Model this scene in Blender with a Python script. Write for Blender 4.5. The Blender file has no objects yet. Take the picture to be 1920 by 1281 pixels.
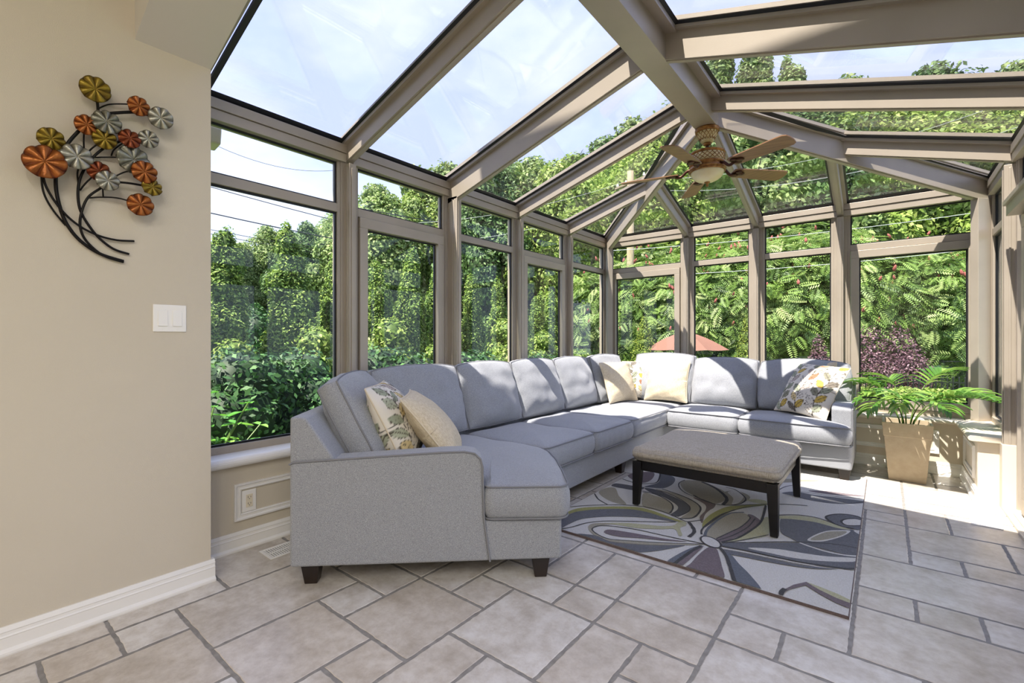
import bpy, bmesh, math, random
import numpy as np
from mathutils import Vector, Matrix, noise, geometry

random.seed(7)
RNG = np.random.default_rng(7)
PI = math.pi
SC = bpy.context.scene
COL = SC.collection

# ------------------------------------------------------------------ camera
F_PX, YAW, CAM_H = 869.0, 0.6777, 1.12
cam_d = bpy.data.cameras.new('camera')
cam_d.sensor_fit = 'HORIZONTAL'; cam_d.sensor_width = 36.0
cam_d.lens = F_PX * 36.0 / 1920.0
cam_d.shift_y = -3.5 / 1920.0
cam_d.clip_start = 0.05; cam_d.clip_end = 400
cam = bpy.data.objects.new('camera', cam_d)
COL.objects.link(cam)
cam.location = (0, 0, CAM_H)
cam.rotation_euler = (PI / 2, 0, YAW)
SC.camera = cam
CY, SY = math.cos(YAW), math.sin(YAW)

def at(u, d, z=0.0):
    """point at distance d along the view direction of column u of the photograph, at height z"""
    l = (u - 960) / F_PX * d
    return (-SY * d + CY * l, CY * d + SY * l, z)

# ------------------------------------------------------------------ light
SUN_A, SUN_B = 0.12, 0.490            # metres moved in x and y per metre of fall
sun_d = bpy.data.lights.new('sun', 'SUN')
sun_d.energy = 7.2; sun_d.angle = math.radians(0.53); sun_d.color = (1.0, 0.91, 0.78)
sun = bpy.data.objects.new('sun', sun_d); COL.objects.link(sun)
sun.rotation_euler = Vector((SUN_A, SUN_B, -1)).to_track_quat('-Z', 'Y').to_euler()
sun.location = (-2, -6, 12)

world = bpy.data.worlds.new('sky'); SC.world = world; world.use_nodes = True
wn, wl = world.node_tree.nodes, world.node_tree.links
wn.clear()
w_out = wn.new('ShaderNodeOutputWorld'); w_bg = wn.new('ShaderNodeBackground')
w_tc = wn.new('ShaderNodeTexCoord'); w_sep = wn.new('ShaderNodeSeparateXYZ')
wl.new(w_tc.outputs['Generated'], w_sep.inputs[0])
w_r = wn.new('ShaderNodeValToRGB'); wl.new(w_sep.outputs['Z'], w_r.inputs[0])
cr = w_r.color_ramp
cr.elements[0].position = 0.0; cr.elements[0].color = (0.47, 0.51, 0.65, 1)
cr.elements[1].position = 1.0; cr.elements[1].color = (0.25, 0.30, 0.56, 1)
e = cr.elements.new(0.35); e.color = (0.32, 0.365, 0.60, 1)
w_n = wn.new('ShaderNodeTexNoise'); w_n.inputs['Scale'].default_value = 2.3
w_n.inputs['Detail'].default_value = 7; w_n.inputs['Roughness'].default_value = 0.55
w_map = wn.new('ShaderNodeMapping'); w_map.inputs['Scale'].default_value = (1, 1, 2.2)
wl.new(w_tc.outputs['Generated'], w_map.inputs[0]); wl.new(w_map.outputs[0], w_n.inputs['Vector'])
w_cr = wn.new('ShaderNodeValToRGB'); wl.new(w_n.outputs['Fac'], w_cr.inputs[0])
w_cr.color_ramp.elements[0].position = 0.44; w_cr.color_ramp.elements[1].position = 0.74
w_mx = wn.new('ShaderNodeMixRGB'); wl.new(w_cr.outputs[0], w_mx.inputs[0])
wl.new(w_r.outputs[0], w_mx.inputs[1]); w_mx.inputs[2].default_value = (0.49, 0.51, 0.63, 1)
wl.new(w_mx.outputs[0], w_bg.inputs[0]); w_bg.inputs[1].default_value = 1.42
wl.new(w_bg.outputs[0], w_out.inputs[0])

vs = SC.view_settings
SC.display_settings.display_device = 'sRGB'
vs.view_transform = 'Standard'; vs.look = 'None'; vs.gamma = 1.0; vs.use_curve_mapping = False
vs.exposure = 1.0
SC.cycles.transparent_max_bounces = 32
SC.cycles.max_bounces = 12
SC.cycles.caustics_reflective = False
SC.cycles.caustics_refractive = False
SC.cycles.diffuse_bounces = 5
SC.cycles.glossy_bounces = 5

# added fill lamps, unseen behind the camera, to brighten the interior
def fill_lamp(x, y, z, power):
    d = bpy.data.lights.new('fill_lamp', 'AREA'); d.energy = power; d.shape = 'DISK'; d.size = 0.16
    d.color = (1.0, 0.97, 0.94)
    o = bpy.data.objects.new('fill_lamp', d); o.location = (x, y, z); COL.objects.link(o)
for lx in (0.2, 1.2, 2.1):
    for ly in (-0.5, -1.6, -2.7):
        fill_lamp(lx, ly, 3.085, 8.0)

# ------------------------------------------------------------------ materials
def S(hexs):
    h = hexs.lstrip('#'); v = [int(h[i:i + 2], 16) / 255 for i in (0, 2, 4)]
    return tuple((c / 12.92 if c <= 0.04045 else ((c + 0.055) / 1.055) ** 2.4) for c in v) + (1,)

def mat(name, color, rough=0.5, metal=0.0, color2=None, nscale=8.0, bump=0.0, bscale=60.0,
        spec=None, weave=False, coords='Object', stretch=None, sheen=0.0, detail=4):
    m = bpy.data.materials.new(name); m.use_nodes = True
    n, l = m.node_tree.nodes, m.node_tree.links
    b = n['Principled BSDF']
    b.inputs['Roughness'].default_value = rough; b.inputs['Metallic'].default_value = metal
    if spec is not None: b.inputs['Specular IOR Level'].default_value = spec
    if sheen: b.inputs['Sheen Weight'].default_value = sheen
    tc = n.new('ShaderNodeTexCoord'); mp = n.new('ShaderNodeMapping')
    l.new(tc.outputs[coords], mp.inputs[0])
    if stretch: mp.inputs['Scale'].default_value = stretch
    if color2 is not None:
        t = n.new('ShaderNodeTexNoise'); t.inputs['Scale'].default_value = nscale
        t.inputs['Detail'].default_value = detail
        l.new(mp.outputs[0], t.inputs['Vector'])
        r = n.new('ShaderNodeValToRGB'); l.new(t.outputs['Fac'], r.inputs[0])
        r.color_ramp.elements[0].position = 0.35; r.color_ramp.elements[0].color = color
        r.color_ramp.elements[1].position = 0.65; r.color_ramp.elements[1].color = color2
        l.new(r.outputs[0], b.inputs['Base Color'])
    else:
        b.inputs['Base Color'].default_value = color
    if bump:
        if weave:
            t1 = n.new('ShaderNodeTexNoise'); t1.inputs['Scale'].default_value = bscale
            t1.inputs['Detail'].default_value = 2
        else:
            t1 = n.new('ShaderNodeTexNoise'); t1.inputs['Scale'].default_value = bscale
            t1.inputs['Detail'].default_value = 6
        l.new(mp.outputs[0], t1.inputs['Vector'])
        bp = n.new('ShaderNodeBump'); bp.inputs['Strength'].default_value = bump
        bp.inputs['Distance'].default_value = 0.01
        l.new(t1.outputs['Fac'], bp.inputs['Height']); l.new(bp.outputs[0], b.inputs['Normal'])
    return m

def glass_mat(name, tint, base=.018):
    m = bpy.data.materials.new(name); m.use_nodes = True
    n, l = m.node_tree.nodes, m.node_tree.links; n.clear()
    o = n.new('ShaderNodeOutputMaterial'); mx = n.new('ShaderNodeMixShader')
    tr = n.new('ShaderNodeBsdfTransparent'); tr.inputs[0].default_value = tint
    gl = n.new('ShaderNodeBsdfGlossy'); gl.inputs['Roughness'].default_value = 0.0
    gl.inputs[0].default_value = (0.95, 0.97, 1, 1)
    lw = n.new('ShaderNodeLayerWeight'); lw.inputs[0].default_value = 0.5
    p = n.new('ShaderNodeMath'); p.operation = 'POWER'; p.inputs[1].default_value = 5
    l.new(lw.outputs['Facing'], p.inputs[0])
    q = n.new('ShaderNodeMath'); q.operation = 'MULTIPLY_ADD'
    q.inputs[1].default_value = 0.95; q.inputs[2].default_value = base
    l.new(p.outputs[0], q.inputs[0])
    l.new(q.outputs[0], mx.inputs[0]); l.new(tr.outputs[0], mx.inputs[1]); l.new(gl.outputs[0], mx.inputs[2])
    l.new(mx.outputs[0], o.inputs[0])
    return m

def attr_mat(name, stops, rough=0.6, trans=0.0, bump=0.0, bscale=50, spec=0.5, big=None, metal=0.0):
    """colour picked by the float attribute 'tint' through a ramp"""
    m = bpy.data.materials.new(name); m.use_nodes = True
    n, l = m.node_tree.nodes, m.node_tree.links
    b = n['Principled BSDF']; b.inputs['Roughness'].default_value = rough
    b.inputs['Specular IOR Level'].default_value = spec
    b.inputs['Metallic'].default_value = metal
    a = n.new('ShaderNodeAttribute'); a.attribute_name = 'tint'
    r = n.new('ShaderNodeValToRGB'); l.new(a.outputs['Fac'], r.inputs[0])
    r.color_ramp.elements[0].position = stops[0][0]; r.color_ramp.elements[0].color = stops[0][1]
    r.color_ramp.elements[1].position = stops[-1][0]; r.color_ramp.elements[1].color = stops[-1][1]
    for p, c in stops[1:-1]:
        e = r.color_ramp.elements.new(p); e.color = c
    out = r.outputs[0]
    if big:
        tc = n.new('ShaderNodeTexCoord'); t = n.new('ShaderNodeTexNoise'); t.inputs['Scale'].default_value = big[0]
        t.inputs['Detail'].default_value = 6
        l.new(tc.outputs['Object'], t.inputs['Vector'])
        rr = n.new('ShaderNodeValToRGB'); l.new(t.outputs['Fac'], rr.inputs[0])
        rr.color_ramp.elements[0].position = 0.3; rr.color_ramp.elements[0].color = big[1]
        rr.color_ramp.elements[1].position = 0.7; rr.color_ramp.elements[1].color = big[2]
        mx = n.new('ShaderNodeMixRGB'); mx.blend_type = 'MULTIPLY'; mx.inputs[0].default_value = 1
        l.new(out, mx.inputs[1]); l.new(rr.outputs[0], mx.inputs[2]); out = mx.outputs[0]
    l.new(out, b.inputs['Base Color'])
    if bump:
        tc2 = n.new('ShaderNodeTexCoord'); t1 = n.new('ShaderNodeTexNoise'); t1.inputs['Scale'].default_value = bscale
        t1.inputs['Detail'].default_value = 5
        l.new(tc2.outputs['Object'], t1.inputs['Vector'])
        bp = n.new('ShaderNodeBump'); bp.inputs['Strength'].default_value = bump; bp.inputs['Distance'].default_value = 0.01
        l.new(t1.outputs['Fac'], bp.inputs['Height']); l.new(bp.outputs[0], b.inputs['Normal'])
    if trans:
        ts = n.new('ShaderNodeBsdfTranslucent'); l.new(out, ts.inputs[0])
        mx = n.new('ShaderNodeMixShader'); mx.inputs[0].default_value = trans
        o = n['Material Output']
        l.new(b.outputs[0], mx.inputs[1]); l.new(ts.outputs[0], mx.inputs[2]); l.new(mx.outputs[0], o.inputs[0])
    return m

M = {}
M['alu'] = mat('bronze_aluminium', S('#a89e8f'), 0.4, 0.12, color2=S('#b0a697'), nscale=3, bump=0.05, bscale=300)
M['gasket'] = mat('black_rubber', S('#14161a'), 0.45)
M['glass'] = glass_mat('window_glass', (0.955, 0.975, 0.965, 1))
M['roofglass'] = glass_mat('roof_glass', (0.93, 0.94, 0.97, 1), .055)
M['wall'] = mat('beige_wall_paint', S('#cdc4b1'), 0.75, color2=S('#d0c7b4'), nscale=2, bump=0.12, bscale=350)
M['white'] = mat('white_trim_paint', S('#eceae4'), 0.35)
M['cream'] = mat('cream_trim_paint', S('#d9cfbb'), 0.45)
M['ceil'] = mat('ceiling_paint', S('#d8d4ca'), 0.8)
M['ext'] = mat('exterior_stucco', S('#c9bfae'), 0.9, bump=0.2, bscale=80)
M['grout'] = mat('grout', S('#85817b'), 0.9, color2=S('#98948d'), nscale=30, bump=0.3, bscale=200)
M['sofa'] = mat('grey_woven_upholstery', S('#777a80'), 0.9, color2=S('#b0b3b8'), nscale=480, bump=0.25, bscale=600, sheen=0.25, detail=2)
M['piping'] = mat('grey_piping', S('#808185'), 0.85)
M['blackwood'] = mat('espresso_wood', S('#0c0907'), 0.4, color2=S('#14100d'), nscale=6, stretch=(1, 1, 0.15))
M['brownwood'] = mat('brown_wood_leg', S('#7a5940'), 0.4)
M['switch'] = mat('white_plastic', S('#f2f0ea'), 0.3)
M['outlet'] = mat('almond_plastic', S('#e6dcc4'), 0.35)
M['darkslot'] = mat('dark_slot', S('#1c1917'), 0.6)
M['pot'] = mat('taupe_planter', S('#ab9a7f'), 0.6, color2=S('#b3a388'), nscale=20, bump=0.1, bscale=120)
M['soil'] = mat('potting_soil', S('#3b2a1e'), 0.95, bump=0.8, bscale=60)
M['stem'] = mat('black_iron', S('#16120f'), 0.4, 0.6)
M['bark'] = mat('bark', S('#4e4436'), 0.9, color2=S('#6b5f4e'), nscale=12, bump=0.6, bscale=25)
M['polewood'] = mat('weathered_pole', S('#8d8168'), 0.9, color2=S('#a09479'), nscale=6, stretch=(4, 4, .6), bump=0.3, bscale=20)
M['wire'] = mat('black_cable', S('#22242a'), 0.6)
M['umb'] = mat('terracotta_canvas', S('#7d584b'), 0.85)
M['chain'] = mat('grey_chain_link', S('#4b4d4c'), 0.5, 0.4)
M['picket'] = mat('dark_metal_picket', S('#23272a'), 0.5, 0.3)
M['lawn'] = mat('lawn_grass', S('#3f5a26'), 0.95, color2=S('#6b7f3a'), nscale=3, bump=0.8, bscale=40)
M['gold'] = None

# ------------------------------------------------------------------ helpers
def tag(o, label=None, cat=None, group=None, kind=None):
    if label: o['label'] = label
    if cat: o['category'] = cat
    if group: o['group'] = group
    if kind: o['kind'] = kind
    return o

def empty(name, loc=(0, 0, 0), rz=0.0, parent=None):
    o = bpy.data.objects.new(name, None); COL.objects.link(o)
    o.location = loc; o.rotation_euler = (0, 0, rz); o.empty_display_size = 0.1
    if parent: o.parent = parent
    return o

class MB:
    def __init__(s): s.v = []; s.f = []; s.m = []; s.t = []
    def add(s, vs, fs, mi=0, tint=0.5):
        b = len(s.v); s.v += [tuple(p) for p in vs]; s.t += [tint] * len(vs)
        s.f += [tuple(i + b for i in f) for f in fs]; s.m += [mi] * len(fs); return s
    def box(s, x0, x1, y0, y1, z0, z1, mi=0):
        v = [(x0, y0, z0), (x1, y0, z0), (x1, y1, z0), (x0, y1, z0), (x0, y0, z1), (x1, y0, z1), (x1, y1, z1), (x0, y1, z1)]
        return s.add(v, [(0, 3, 2, 1), (4, 5, 6, 7), (0, 1, 5, 4), (1, 2, 6, 5), (2, 3, 7, 6), (3, 0, 4, 7)], mi)
    def hexa(s, v, mi=0):
        return s.add(v, [(0, 3, 2, 1), (4, 5, 6, 7), (0, 1, 5, 4), (1, 2, 6, 5), (2, 3, 7, 6), (3, 0, 4, 7)], mi)
    def prism(s, poly, f0, f1, mi=0):
        """poly: 2D points; f0/f1 map a 2D point to 3D"""
        n = len(poly); a = [f0(p) for p in poly]; b = [f1(p) for p in poly]
        fs = [tuple(reversed(range(n))), tuple(range(n, 2 * n))] + [(i, (i + 1) % n, n + (i + 1) % n, n + i) for i in range(n)]
        return s.add(a + b, fs, mi)
    def zprism(s, poly, z0, z1, mi=0):
        return s.prism(poly, lambda p: (p[0], p[1], z0), lambda p: (p[0], p[1], z1), mi)
    def tube(s, path, r, seg=8, mi=0, closed=False, cap=True):
        P = [Vector(p) for p in path]; n = len(P); rs = r if isinstance(r, (list, tuple)) else [r] * n
        ring = []; up = None
        for i in range(n):
            if closed: t = P[(i + 1) % n] - P[i - 1]
            else: t = P[min(i + 1, n - 1)] - P[max(i - 1, 0)]
            if t.length < 1e-9: t = Vector((0, 0, 1))
            t.normalize()
            if up is None:
                up = Vector((0, 0, 1)) if abs(t.z) < 0.9 else Vector((1, 0, 0))
            x = up - t * up.dot(t)
            if x.length < 1e-6: x = Vector((1, 0, 0)) - t * t.x
            x.normalize(); up = x; y = t.cross(x)
            ring.append([P[i] + (x * math.cos(2 * PI * k / seg) + y * math.sin(2 * PI * k / seg)) * rs[i] for k in range(seg)])
        v = [q for g in ring for q in g]; f = []
        m = n if closed else n - 1
        for i in range(m):
            j = (i + 1) % n
            for k in range(seg):
                f.append((i * seg + k, i * seg + (k + 1) % seg, j * seg + (k + 1) % seg, j * seg + k))
        if cap and not closed:
            f.append(tuple(reversed(range(seg)))); f.append(tuple(range((n - 1) * seg, n * seg)))
        return s.add(v, f, mi)
    def lathe(s, prof, c=(0, 0, 0), seg=32, mi=0):
        v = []; f = []
        for r, z in prof:
            for k in range(seg):
                a = 2 * PI * k / seg; v.append((c[0] + r * math.cos(a), c[1] + r * math.sin(a), c[2] + z))
        for i in range(len(prof) - 1):
            for k in range(seg):
                f.append((i * seg + k, i * seg + (k + 1) % seg, (i + 1) * seg + (k + 1) % seg, (i + 1) * seg + k))
        f.append(tuple(reversed(range(seg)))); f.append(tuple(range((len(prof) - 1) * seg, len(prof) * seg)))
        return s.add(v, f, mi)
    def build(s, name, mats, parent=None, smooth=False, bevel=0.0, auto=False, sub=0, bseg=2):
        me = bpy.data.meshes.new(name); me.from_pydata(s.v, [], s.f)
        for m_ in (mats if isinstance(mats, (list, tuple)) else [mats]): me.materials.append(m_)
        me.polygons.foreach_set('material_index', s.m)
        if smooth or auto: me.polygons.foreach_set('use_smooth', [True] * len(s.f))
        if any(t != 0.5 for t in s.t):
            a = me.attributes.new('tint', 'FLOAT', 'POINT'); a.data.foreach_set('value', s.t)
        me.update()
        o = bpy.data.objects.new(name, me); COL.objects.link(o)
        if parent: o.parent = parent
        if bevel:
            b = o.modifiers.new('bevel', 'BEVEL'); b.width = bevel; b.segments = bseg; b.limit_method = 'ANGLE'
            b.angle_limit = math.radians(40)
        if sub:
            b = o.modifiers.new('sub', 'SUBSURF'); b.levels = sub; b.render_levels = sub
        if auto:
            b = o.modifiers.new('wn', 'WEIGHTED_NORMAL')
            for e in me.edges: pass
        return o

def catmull(pts, n=6, closed=False):
    P = [Vector(p) for p in pts]; out = []
    m = len(P)
    rng = range(m) if closed else range(m - 1)
    for i in rng:
        p0 = P[(i - 1) % m] if closed or i > 0 else P[0]
        p1, p2 = P[i], P[(i + 1) % m]
        p3 = P[(i + 2) % m] if closed or i + 2 < m else P[-1]
        for k in range(n):
            t = k / n
            out.append(0.5 * ((2 * p1) + (p2 - p0) * t + (2 * p0 - 5 * p1 + 4 * p2 - p3) * t * t + (3 * p1 - p0 - 3 * p2 + p3) * t ** 3))
    if not closed: out.append(P[-1].copy())
    return out

def fastmesh(name, V, Fq, mats, tint=None, parent=None, smooth=False, mi=None):
    """numpy verts (n,3), quads (m,4) or tris (m,3)"""
    me = bpy.data.meshes.new(name)
    k = Fq.shape[1]
    me.vertices.add(len(V)); me.vertices.foreach_set('co', V.astype(np.float32).ravel())
    me.loops.add(len(Fq) * k); me.loops.foreach_set('vertex_index', Fq.astype(np.int32).ravel())
    me.polygons.add(len(Fq))
    me.polygons.foreach_set('loop_start', np.arange(0, len(Fq) * k, k, dtype=np.int32))
    me.polygons.foreach_set('loop_total', np.full(len(Fq), k, dtype=np.int32))
    for m_ in (mats if isinstance(mats, (list, tuple)) else [mats]): me.materials.append(m_)
    if mi is not None: me.polygons.foreach_set('material_index', mi.astype(np.int32))
    if smooth: me.polygons.foreach_set('use_smooth', np.ones(len(Fq), dtype=bool))
    if tint is not None:
        a = me.attributes.new('tint', 'FLOAT', 'POINT'); a.data.foreach_set('value', tint.astype(np.float32))
    me.update(calc_edges=True); me.validate()
    o = bpy.data.objects.new(name, me); COL.objects.link(o)
    if parent: o.parent = parent
    return o

def copy_tree(root, loc, rz=None, scale=None):
    r = root.copy(); COL.objects.link(r); r.location = loc
    if rz is not None: r.rotation_euler = (0, 0, rz)
    if scale is not None: r.scale = scale if hasattr(scale, '__len__') else (scale,) * 3
    for ch in list(root.children):
        c = ch.copy(); COL.objects.link(c); c.parent = r
        for g in list(ch.children):
            d = g.copy(); COL.objects.link(d); d.parent = c
    return r

# ================================================================== ROOM SHELL
# sunroom planes
XL, XR, YF = -2.80, 0.70, 5.40            # outer frame planes
XLI, XRI, YFI = -2.66, 0.56, 5.31         # inner faces of the posts
XC = (XL + XR) / 2                        # ridge line
ZG, SL, DEP = 2.414, 0.300, 0.20
LIGHT = 0.14                              # rafter depth of the lighter members          # roof glass at the eave, slope, rafter depth
YR = YF - (XC - XL)                       # where the ridge ends and the hips start
YPOST = [1.684, 2.605, 3.50, 4.41]         # near edges of the side posts / rafters
XPOST = [XC - 0.708, XC + .006, XC + 0.722]      # far wall posts (centres)
PW = 0.05
Y0 = 0.80

def zroof(x, y):
    return ZG + SL * min(x - XL, XR - x, YF - y)

# ---- floor: modular stone tiles on the measured 20 cm grid
def build_floor():
    X0, YY0, N = -0.1, 0.02, 0.2015
    i0, i1, j0, j1 = -14, 13, -20, 28
    occ = {}
    pre = [(-5, -4, 9, 11), (-5, -4, 8, 9), (-7, -5, 8, 9), (-4, -2, 8, 9), (-4, -2, 9, 11), (-6, -4, 6, 8),
           (-4, -3, 6, 8), (-3, -2, 7, 8), (-2, -1, 9, 10), (-2, 0, 10, 12), (-1, 1, 9, 10), (-2, 1, 7, 9), (0, 3, 10, 12),
           (0, 1, 12, 13), (1, 2, 12, 13), (2, 4, 12, 13), (0, 3, 13, 15), (1, 2, 15, 16), (2, 4, 15, 16), (0, 1, 15, 18),
           (1, 3, 16, 18), (3, 5, 16, 18), (0, 1, 18, 19), (1, 2, 18, 20), (2, 4, 18, 20), (-11, -10, 2, 3), (-13, -11, 2, 4), (-14, -11, 4, 6),
           (-11, -9, 3, 6), (-9, -7, 3, 5), (-9, -8, 5, 6), (-8, -6, 5, 7), (-10, -8, 6, 7), (-7, -6, 4, 5),
           (-6, -5, 4, 6), (-5, -3, 4, 6), (-7, -6, 7, 8), (-10, -8, 1, 3), (-3, -2, 5, 7), (-2, 0, 5, 7), (0, 1, 5, 7)]
    tiles = []
    for t in pre:
        if all((i, j) not in occ for i in range(t[0], t[1]) for j in range(t[2], t[3])):
            tiles.append(t)
            for i in range(t[0], t[1]):
                for j in range(t[2], t[3]): occ[(i, j)] = 1
    rnd = random.Random(3)
    for j in range(j0, j1):
        for i in range(i0, i1):
            if (i, j) in occ: continue
            opts = [(2, 2), (3, 2), (2, 1), (1, 1), (1, 2), (2, 3)]
            w = [5, 5, 3, 1.2, 2, 3]
            while opts:
                k = rnd.choices(range(len(opts)), w)[0]; a, b = opts[k]
                if i + a <= i1 and j + b <= j1 and all((p, q) not in occ for p in range(i, i + a) for q in range(j, j + b)):
                    tiles.append((i, i + a, j, j + b))
                    for p in range(i, i + a):
                        for q in range(j, j + b): occ[(p, q)] = 1
                    break
                opts.pop(k); w.pop(k)
    V = []; Fs = []; T = []; 
    for (a, b, c, d) in tiles:
        x0, x1, y0, y1 = X0 + a * 0.2, X0 + b * 0.2, YY0 + c * N, YY0 + d * N
        g = 0.0072; tone = rnd.random()
        pts = []
        def edge(p, q):
            n = max(2, int(math.hypot(q[0] - p[0], q[1] - p[1]) / 0.02))
            for k in range(n):
                t = k / n; pts.append((p[0] + (q[0] - p[0]) * t + rnd.uniform(-.0018, .0018), p[1] + (q[1] - p[1]) * t + rnd.uniform(-.0018, .0018)))
        edge((x0 + g, y0 + g), (x1 - g, y0 + g)); edge((x1 - g, y0 + g), (x1 - g, y1 - g))
        edge((x1 - g, y1 - g), (x0 + g, y1 - g)); edge((x0 + g, y1 - g), (x0 + g, y0 + g))
        cx, cy = (x0 + x1) / 2, (y0 + y1) / 2
        n = len(pts); B = len(V)
        V += [(p[0], p[1], -0.0016) for p in pts]
        def ins(p, q): return (p[0] + (0.003 if p[0] < cx else -0.003) * (abs(p[0] - cx) > (x1 - x0) / 2 - .012), p[1] + (0.003 if p[1] < cy else -0.003) * (abs(p[1] - cy) > (y1 - y0) / 2 - .012), 0.0)
        V += [ins(p, 0) for p in pts]; T += [tone] * (2 * n)
        Fs += [(B + k, B + (k + 1) % n, B + n + (k + 1) % n, B + n + k) for k in range(n)]
        Fs.append(tuple(range(B + n, B + 2 * n)))
    m = bpy.data.materials.new('stone_tile'); m.use_nodes = True
    n_, l = m.node_tree.nodes, m.node_tree.links; b = n_['Principled BSDF']
    tc = n_.new('ShaderNodeTexCoord'); at_ = n_.new('ShaderNodeAttribute'); at_.attribute_name = 'tint'
    # shift the pattern from tile to tile
    ad = n_.new('ShaderNodeVectorMath'); ad.operation = 'ADD'; cm = n_.new('ShaderNodeCombineXYZ')
    mu = n_.new('ShaderNodeMath'); mu.operation = 'MULTIPLY'; mu.inputs[1].default_value = 40
    l.new(at_.outputs['Fac'], mu.inputs[0]); l.new(mu.outputs[0], cm.inputs[2])
    l.new(tc.outputs['Object'], ad.inputs[0]); l.new(cm.outputs[0], ad.inputs[1])
    t1 = n_.new('ShaderNodeTexNoise'); t1.inputs['Scale'].default_value = 5; t1.inputs['Detail'].default_value = 9; t1.inputs['Roughness'].default_value = .62
    t2 = n_.new('ShaderNodeTexNoise'); t2.inputs['Scale'].default_value = 22; t2.inputs['Detail'].default_value = 8; t2.inputs['Roughness'].default_value = .7
    l.new(ad.outputs[0], t1.inputs['Vector']); l.new(ad.outputs[0], t2.inputs['Vector'])
    r1 = n_.new('ShaderNodeValToRGB'); l.new(t1.outputs['Fac'], r1.inputs[0])
    r1.color_ramp.elements[0].position = .3; r1.color_ramp.elements[0].color = S('#bdb6ab')
    r1.color_ramp.elements[1].position = .72; r1.color_ramp.elements[1].color = S('#e9e7e2')
    e = r1.color_ramp.elements.new(.5); e.color = S('#d7d2ca')
    r2 = n_.new('ShaderNodeValToRGB'); l.new(t2.outputs['Fac'], r2.inputs[0])
    r2.color_ramp.elements[0].position = .34; r2.color_ramp.elements[0].color = (.76, .72, .67, 1)
    r2.color_ramp.elements[1].position = .6; r2.color_ramp.elements[1].color = (1, 1, 1, 1)
    mx = n_.new('ShaderNodeMixRGB'); mx.blend_type = 'MULTIPLY'; mx.inputs[0].default_value = .8
    l.new(r1.outputs[0], mx.inputs[1]); l.new(r2.outputs[0], mx.inputs[2])
    r3 = n_.new('ShaderNodeValToRGB'); l.new(at_.outputs['Fac'], r3.inputs[0])
    r3.color_ramp.elements[0].color = (.88, .83, .765, 1); r3.color_ramp.elements[1].color = (1.0, 1.0, 1.0, 1)
    mx2 = n_.new('ShaderNodeMixRGB'); mx2.blend_type = 'MULTIPLY'; mx2.inputs[0].default_value = 1
    l.new(mx.outputs[0], mx2.inputs[1]); l.new(r3.outputs[0], mx2.inputs[2]); l.new(mx2.outputs[0], b.inputs['Base Color'])
    b.inputs['Roughness'].default_value = .30; b.inputs['Specular IOR Level'].default_value = .55
    bp = n_.new('ShaderNodeBump'); bp.inputs['Strength'].default_value = .12; bp.inputs['Distance'].default_value = .01
    l.new(t2.outputs['Fac'], bp.inputs['Height']); l.new(bp.outputs[0], b.inputs['Normal'])
    mb = MB(); mb.v = V; mb.f = Fs; mb.m = [0] * len(Fs); mb.t = T
    mb.add([(-2.95, -4.0, -.0025), (2.6, -4.0, -.0025), (2.6, 5.6, -.0025), (-2.95, 5.6, -.0025)], [(0, 1, 2, 3)], 1)
    mb.box(-2.95, 2.6, -4.0, 5.6, -.25, -.004, 1)
    o = mb.build('floor', [m, M['grout']]); tag(o, kind='structure')
build_floor()

# ---- walls of the house part
def struct(o): o['kind'] = 'structure'; return o

mb = MB(); mb.box(-2.80, -2.44, -4.0, Y0, 0, 3.2); mb.box(-3.13, -2.80, -4.0, Y0, -.4, 3.2); struct(mb.build('wall_house_left', M['wall']))
mb = MB(); mb.box(2.5, 2.7, -4.0, Y0 - .3, 0, 3.2); mb.box(0.95, 2.7, Y0 - .3, Y0, 0, 3.2); struct(mb.build('wall_house_right', M['wall']))
mb = MB()
mb.box(-2.80, 2.7, -4.2, -4.0, 0, 3.2)
struct(mb.build('wall_back', M['wall']))
mb = MB(); mb.box(-2.80, 2.7, -4.2, Y0 - .28, 3.1, 3.25); struct(mb.build('ceiling_house', M['ceil']))
# header between the house and the sunroom: its soffit follows the roof pitch
zs0, ss = 2.374, 0.333
pk = zs0 + ss * (XC + 2.44)
poly = [(-2.44, zs0), (XC, pk), (0.67, zs0 + .1), (0.95, zs0), (0.95, 3.6), (-2.80, 3.6), (-2.80, zs0)]
mb = MB(); mb.prism(poly, lambda p: (p[0], 0.52, p[1]), lambda p: (p[0], Y0, p[1])); struct(mb.build('wall_header', M['ceil']))
mb = MB(); mb.box(-2.80, 7.0, 0.45, Y0 - .02, 3.6, 6.20); mb.box(.98, 7.0, .5, Y0 - .02, -.4, 3.6); struct(mb.build('wall_facade', M['ext']))
mb = MB(); mb.hexa([(-2.86, -4.2, 7.2), (7, -4.2, 7.2), (7, 0.80, 6.16), (-2.86, 0.80, 6.16), (-2.86, -4.2, 7.3), (7, -4.2, 7.3), (7, 0.80, 6.27), (-2.86, 0.80, 6.27)])
struct(mb.build('ceiling_roof_slab', M['ext']))

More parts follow.
